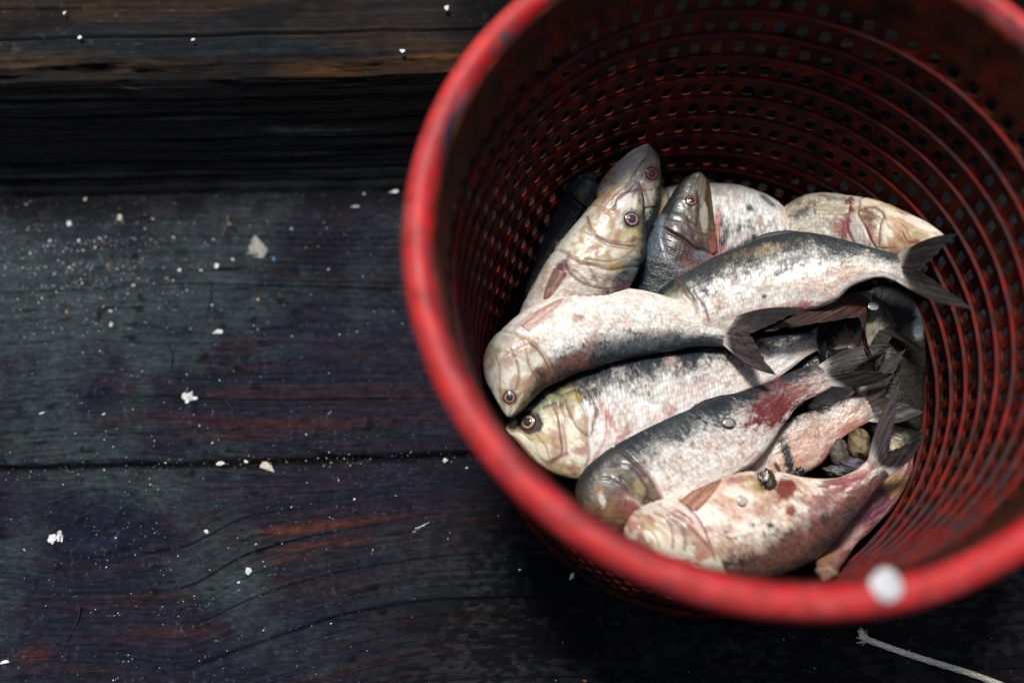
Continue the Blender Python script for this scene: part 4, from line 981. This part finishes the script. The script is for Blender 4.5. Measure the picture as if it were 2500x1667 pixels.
px_obj('shell_chunk', 1975, 1019, .190, .0105, 4, (.20, .14, .07), (.06, .045, .03), 'tan mottled shell chunk in the dark gap above the big belly-up fish', 'shell', (.8, 1.1, .7))
px_obj('shell_chunk', 1928, 1040, .200, .010, 5, (.11, .09, .07), (.05, .04, .04), 'dark brown lump left of the tan shell chunk in the gap between tails', 'shell', (.8, 1.2, .7))
px_obj('shell_chunk', 1958, 1068, .196, .0085, 6, (.09, .08, .10), (.04, .035, .05), 'purplish grey lump below the tan shell chunk beside the belly-up fish', 'shell', (1.2, .8, .7))
px_obj('shell_chunk', 1920, 1082, .194, .0075, 9, (.14, .15, .14), (.05, .05, .05), 'pale grey lump in the lowest corner of the gap above the belly-up fish', 'shell', (1.3, .6, .7))
px_obj('clot', 1762, 1103, .139, .0055, 7, (.012, .009, .006), (.05, .035, .012), 'glossy black clot on the belly of the big belly-up fish', 'clot', (1.1, 1.3, .28), M_slime, .55)
px_obj('clot', 1836, 1083, .172, .0036, 8, (.008, .008, .009), None, 'small round black droplet beside the red stained tail stalk fish', 'clot', (1, 1, .8), M_slime)
px_obj('fish_scale', 1673, 971, .1525, .0040, 10, (.30, .27, .25), None, 'loose round scale stuck on the fish with the crimson bruise', 'fish scale', (1, .75, .12), M_eye, .05)
px_obj('fish_scale', 1705, 1150, .132, .0034, 11, (.50, .40, .36), None, 'loose round scale stuck on the big belly-up fish near the rim', 'fish scale', (1, .9, .12), M_eye, .05)
px_obj('fish_scale', 2006, 703, .160, .0035, 12, (.35, .38, .38), None, 'clear loose scale on the tail stalk at the top of the tail tangle', 'fish scale', (1.2, 1, .12), M_eye, .1)

# ------------------------------------------------------------------ litter on the deck
def chip_mesh(seed, irr=.35, n=9, th=.25):
    r_ = np.random.RandomState(seed)
    a = np.sort(r_.rand(n) * 2 * math.pi); rad = 1 - irr * r_.rand(n)
    top = np.stack([rad * np.cos(a), rad * np.sin(a), th * (.6 + .6 * r_.rand(n))], -1)
    bot = top * np.array([1.05, 1.05, 0])
    mid = np.array([[0, 0, th * 1.5]])
    V = np.concatenate([top, bot, mid])
    F = [(i, (i + 1) % n, 2 * n) for i in range(n)] + [(i + n, (i + 1) % n + n, (i + 1) % n) for i in range(n)] + [(i + n, (i + 1) % n, i) for i in range(n)]
    return V, np.array(F)


def chip(name, x, y, w, h, rot, c, label, cat, seed, z=0.0, irr=.35, group=None, c2=None, mat=None, th=.25, zoff=-.0004):
    V, F = chip_mesh(seed, irr, th=th)
    P = unp(x, y, z)
    sc_m = .00034
    V = V * np.array([w * sc_m / 2, h * sc_m / 2, min(w, h) * sc_m / 2])
    C = np.zeros(V.shape); C[:] = c
    C = C * .82 * (.7 + .6 * np.random.RandomState(seed).rand(len(V)))[:, None]
    if c2: C[::3] = c2
    o = mesh(name, V, F, mat or M_shell, None, C.clip(0, 1), smooth=False)
    o.location = (float(P[0]), float(P[1]), z + zoff); o.rotation_euler = (random.uniform(-.12, .12), random.uniform(-.12, .12), rot)
    return tag(o, label, cat, group)


CR = (.62, .58, .48); WH = (.75, .76, .74)
chip('shell_flake', 613, 1075, 50, 30, -.6, (.52, .49, .40), 'large cream ridged flake lying on the plank seam', 'shell flake', 2, irr=.3)
for i, (dx, dy) in enumerate(((0, 0), (12, 4), (-9, 3), (4, -8), (14, -6))):
    pass
def cluster(name, x, y, r, label, seed):
    r_ = np.random.RandomState(seed); Vs, Fs, Cs, off = [], [], [], 0
    P = unp(x, y, 0)
    for i in range(16):
        V, F = chip_mesh(seed * 20 + i, .4)
        s = r * .00034 * (.2 + .35 * r_.rand())
        ang, rr = r_.rand() * 6.28, r * .00034 * r_.rand() ** .7
        V = V * np.array([s, s, s * 1.2]) + np.array([rr * math.cos(ang), rr * math.sin(ang) * .8, .0002 + .0012 * (1 - rr / (r * .00034))])
        Vs.append(V); Fs.append(F + off); off += len(V)
        k = .4 + .45 * r_.rand(); Cs.append(np.ones(V.shape) * np.array([k, k * 1.02, k * 1.04]))
    o = mesh(name, np.concatenate(Vs), np.concatenate(Fs), M_shell, None, np.concatenate(Cs), smooth=False)
    o.location = (float(P[0]), float(P[1]), -.0004)
    return tag(o, label, 'shell crumbs')
cluster('shell_crumbs', 432, 908, 20, 'crumbly white clump of crushed shell in the middle of the left plank', 3)
cluster('shell_crumbs', 132, 1236, 17, 'crushed white shell smear beside the big dark knot', 4)
chip('plastic_flake', 590, 570, 66, 74, .4, (.16, .18, .165), 'translucent grey green flake in the upper part of the deck', 'flake', 5, c2=(.24, .24, .20), th=.08)
big = [
 ('shell_flake', 905, 441, 34, 16, .5, WH, 'bright white curved shell bit just left of the rim, under the beam'),
 ('shell_flake', 832, 441, 22, 16, -.6, CR, 'cream shell bit under the beam, left of the brightest one by the rim'),
 ('shell_flake', 815, 472, 34, 13, .1, (.6, .62, .56), 'long pale shell sliver below the cream bits near the rim'),
 ('shell_flake', 545, 457, 24, 15, -.4, WH, 'white shell bit in the corner below the beam, middle of the picture'),
 ('shell_flake', 541, 488, 12, 20, 0, (.55, .58, .55), 'small grey shell bit straight below the white one in the corner'),
 ('shell_flake', 191, 459, 18, 18, 0, CR, 'round cream pebble in the corner under the beam at left'),
 ('shell_flake', 275, 500, 16, 14, 0, CR, 'round cream pebble near the small curved shell at upper left'),
 ('shell_flake', 325, 490, 24, 10, -.5, (.6, .5, .45), 'small curved pinkish shell bit at upper left'),
 ('shell_flake', 158, 512, 26, 13, -.8, WH, 'star-like white shell splinter at the upper left of the deck'),
 ('shell_flake', 500, 762, 26, 11, .1, WH, 'flat white chip on the reddish grain in the upper plank'),
 ('shell_flake', 96, 948, 18, 7, .3, WH, 'thin white curved chip at far left of the middle plank'),
 ('shell_flake', 505, 1064, 20, 9, .1, WH, 'white curved bit on the seam left of the large cream flake'),
 ('shell_flake', 572, 1310, 17, 17, .8, WH, 'square white chip on the long crack in the lower plank'),
 ('shell_flake', 10, 1523, 20, 14, 0, WH, 'white square chip at the lower left corner of the deck'),
 ('shell_flake', 1318, 1326, 16, 26, -.3, WH, 'white shell piece touching the foot of the basket'),
 ('shell_flake', 1192, 1311, 13, 9, 0, WH, 'small white chip on the wet wood left of the basket foot'),
 ('shell_flake', 1023, 1058, 14, 10, -.6, CR, 'cream chip at the right end of the seam by the rim'),
 ('shell_flake', 497, 610, 9, 14, 0, WH, 'small upright white chip left of the grey green flake'),
 ('shell_flake', 255, 745, 12, 14, 0, CR, 'cream grain in the middle of the upper plank at left'),
 ('shell_flake', 474, 1220, 10, 10, .7, WH, 'small white chip in the middle of the lower plank'),
]
for i, (nm, x, y, w, h, r_, c, lb) in enumerate(big):
    chip(nm, x, y, w * 1.3, h * 1.3, r_, c, lb, 'shell bit', 50 + i, group='shell bits on the deck')
chip('plastic_bit', 628, 595, 8, 17, 0, (.06, .25, .50), 'tiny blue plastic bit at the right edge of the grey green flake', 'plastic bit', 90)
chip('wood_splinter', 405, 468, 60, 12, .15, (.20, .07, .02), 'orange brown wood splinter in the corner below the beam', 'splinter', 91, irr=.5)
chip('wood_splinter', 247, 608, 10, 18, -.5, (.25, .11, .03), 'small orange wood chip on the upper plank', 'splinter', 92, irr=.4)
chip('mussel_shard', 962, 1214, 70, 22, .55, (.012, .013, .018), 'black mussel shell shard near the rim on the lower plank', 'shell shard', 93, irr=.45, mat=M_slime)
chip('grass_blade', 672, 433, 22, 7, -.5, (.02, .07, .02), 'short green blade of grass at the foot of the beam', 'grass blade', 94)

for z_, (x, y, w, h, r_, lb) in enumerate([(925, 116, 15, 24, .2, 'white speck of shell on the orange worn beam edge near the rim'), (1027, 20, 18, 20, 0, 'pale drop-like speck on the beam top beside the rim'), (150, 32, 12, 12, 0, 'small white speck at the upper left of the beam top'), (184, 87, 13, 12, 0, 'white speck on the beam top at left, below the smaller one'), (445, 92, 15, 8, 0, 'flat white speck at the middle of the beam top')]):
    chip('shell_speck', x, y, w, h, r_, WH, lb, 'shell speck', 120 + z_, z=.1105, zoff=0.0002)


def twig(x0, y0, x1, y1, r, label, c=(.02, .018, .017), name='twig'):
    P0, P1 = unp(x0, y0, .0012), unp(x1, y1, .0012)
    n, m = 30, 6
    s = np.linspace(0, 1, n)[:, None]; d = P1 - P0; nr = np.array([-d[1], d[0], 0]); nr /= np.linalg.norm(nr)
    cen = P0 * (1 - s) + P1 * s + nr * (.0012 * np.sin(s * 5) + .0008 * (vn(s * 9, s * 0, int(x0)) - .5))
    a = np.arange(m) / m * 2 * math.pi
    rr = r * (1 - .5 * s)
    V = cen[:, None, :] + (np.cos(a)[None, :, None] * nr + np.sin(a)[None, :, None] * np.array([0, 0, 1.])) * rr[:, None]
    ce = V.reshape(-1, 3).mean(0); C = np.ones((n * m, 3)) * np.array(c)
    o = mesh(name, V.reshape(-1, 3) - ce, grid_faces(n, m, wrap_v=True), M_rope, None, C)
    o.location = ce
    return tag(o, label, 'twig')


twig(186, 1392, 150, 1488, .0009, 'thin dark twig standing out at the lower left of the deck')
twig(520, 920, 548, 985, .0007, 'thin greenish stem between the seam and the upper plank knot', (.015, .03, .018))
twig(484, 645, 476, 738, .0006, 'thin dark hair-like twig in the middle of the upper plank')
twig(388, 790, 398, 850, .0006, 'short dark twig right of the swirl in the upper plank')
twig(522, 495, 514, 545, .0006, 'pale bent straw below the corner of the beam', (.16, .13, .10))
twig(60, 560, 96, 505, .0006, 'thin brown straw at the upper left of the deck', (.08, .06, .05))


def scatter():
    r_ = np.random.RandomState(5)
    mid = [chip_mesh(200 + i, .35) for i in range(6)]
    def place(n, sizes, area):
        out = []
        while len(out) < n:
            x, y = r_.rand() * 2400, 440 + r_.rand() * 1140
            w = .12
            w += 5.0 * math.exp(-((x - 150) / 230) ** 2) * math.exp(-((y - 570) / 140) ** 2)
            w += 2.0 * math.exp(-((y - 480) / 26) ** 2) * (x < 1000)
            w += .9 * math.exp(-((y - (1085 - x * .037)) / 12) ** 2) * (x < 1100)
            w += 1.5 * math.exp(-((y - 470) / 16) ** 2)
            w += .25 * math.exp(-((x - 400) / 350) ** 2)
            for (fx0, fy0, fx1, fy1) in ((400, 1400, 1050, 1290), (420, 1365, 900, 1260)):
                if fx0 < x < fx1: w += .7 * math.exp(-((y - (fy0 + (fy1 - fy0) * (x - fx0) / (fx1 - fx0))) / 8) ** 2)
            if x > 1050: w *= .45
            P = unp(x, y, 0)
            if math.hypot(P[0] - BX - SHX * H, P[1] - BY - SHY * H) < .182: continue
            if r_.rand() < w / 5.0: out.append((P, sizes[0] + (sizes[1] - sizes[0]) * r_.rand() ** 3))
        return out
    src = None
    for i, (P, s) in enumerate(place(190, (5.5, 14), 0)):
        V, F = mid[i % 6]
        k = r_.rand(); c = np.array([.62, .62, .59]) * (.5 + .6 * r_.rand()) if k > .12 else (np.array([.10, .16, .34]) if k > .07 else np.array([.40, .20, .09]))
        me_o = mesh('shell_grain', V * np.array([s, s * (.45 + .5 * r_.rand()), s * .5]) * .00017, F, M_shell, None, np.ones(V.shape) * c.clip(0, 1), smooth=False)
        me_o.location = (float(P[0]), float(P[1]), -.0003); me_o.rotation_euler = (0, 0, r_.rand() * 6)
        tag(me_o, 'small pale shell grain scattered on the dark deck', 'shell grain', 'loose shell grains scattered over the deck')
    Vs, Fs, Cs, off = [], [], [], 0
    for (P, s) in place(7500, (1.2, 5.0), 0):
        V, F = mid[r_.randint(6)]
        a = r_.rand() * 6.28; R2 = np.array([[math.cos(a), -math.sin(a), 0], [math.sin(a), math.cos(a), 0], [0, 0, 1]])
        V = (V * np.array([1, .4 + .6 * r_.rand(), .6]) * s * .00017) @ R2 + np.array([P[0], P[1], -.0001])
        k = r_.rand(); g_ = .10 + .55 * r_.rand() ** 1.8
        c = np.array([g_, g_ * 1.03, g_ * 1.03]) if k > .1 else (np.array([.08, .12, .26]) if k > .05 else np.array([.25, .14, .07]))
        Vs.append(V); Fs.append(F + off); off += len(V); Cs.append(np.ones(V.shape) * c)
    o = mesh('shell_grit', np.concatenate(Vs), np.concatenate(Fs), M_shell, None, np.concatenate(Cs), smooth=False)
    tag(o, 'fine pale shell grit strewn over the deck planks', 'grit', kind='stuff')


scatter()


def rope():
    A0, A1 = unp(1992, 1468, .003), unp(2420, 1630, .003)
    n = 260; nst = 5
    root = empty('rope', tuple(A0))
    tag(root, 'short beige rope with a frayed end at the lower right of the deck', 'rope')
    s = np.linspace(0, 1, n)
    d = A1 - A0; Lr = np.linalg.norm(d); d /= Lr; nr = np.array([-d[1], d[0], 0]); up = np.array([0, 0, 1.])
    cen = A0[None] + d * (s * Lr)[:, None] + nr * (.003 * np.sin(s * 2.6) - .001 * np.sin(s * 7))[:, None]
    m = 40; a = np.arange(m) / m * 2 * math.pi
    S, AA = np.meshgrid(s, a, indexing='ij')
    tw = Lr / .011
    r = .0021 * (1 + .10 * np.abs(np.sin((AA * 4 + S * tw * 6.28) / 2)) + .10 * np.abs(np.sin((AA * 4 - S * tw * 6.28) / 2)))
    V = cen[:, None, :] + (np.cos(AA) * r)[..., None] * nr + (np.sin(AA) * r)[..., None] * up
    k = fbm(S * 160, AA * 4, 3, 3)
    C = np.ones(V.shape) * np.array([.56, .52, .42]); C = C * (.6 + .9 * k)[..., None]
    C = mixc(C, (.08, .07, .055), ((np.abs(np.sin((AA * 4 + S * tw * 6.28) / 2)) < .22) | (np.abs(np.sin((AA * 4 - S * tw * 6.28) / 2)) < .22)) * .6)
    mesh('cord', V.reshape(-1, 3) - A0, grid_faces(n, m, wrap_v=True), M_rope, root, C.reshape(-1, 3))
    r_ = np.random.RandomState(9)
    Vs, Fs, Cs, off = [], [], [], 0
    for i in range(34):
        tgt = (-d * (.004 + .007 * r_.rand())) + nr * (r_.randn() * .0028 + (.004 if i % 3 == 0 else -.001)) + up * (r_.rand() * .002)
        b = cen[3] + nr * r_.randn() * .0009 + up * r_.randn() * .0007
        q = np.linspace(0, 1, 10)[:, None]
        c_ = b + tgt * q + nr * (.0012 * r_.randn() * q * (1 - q)) - up * .0008 * q ** 2
        aa = np.arange(5) / 5 * 2 * math.pi
        V = c_[:, None, :] + (np.cos(aa)[None, :, None] * nr + np.sin(aa)[None, :, None] * up) * .00028
        Vs.append(V.reshape(-1, 3)); Fs.append(grid_faces(10, 5, wrap_v=True) + off); off += 50
        Cs.append(np.ones((50, 3)) * np.array([.7, .66, .55]) * (.6 + .6 * r_.rand()))
    mesh('frayed_end', np.concatenate(Vs) - A0, np.concatenate(Fs), M_rope, root, np.concatenate(Cs))


rope()
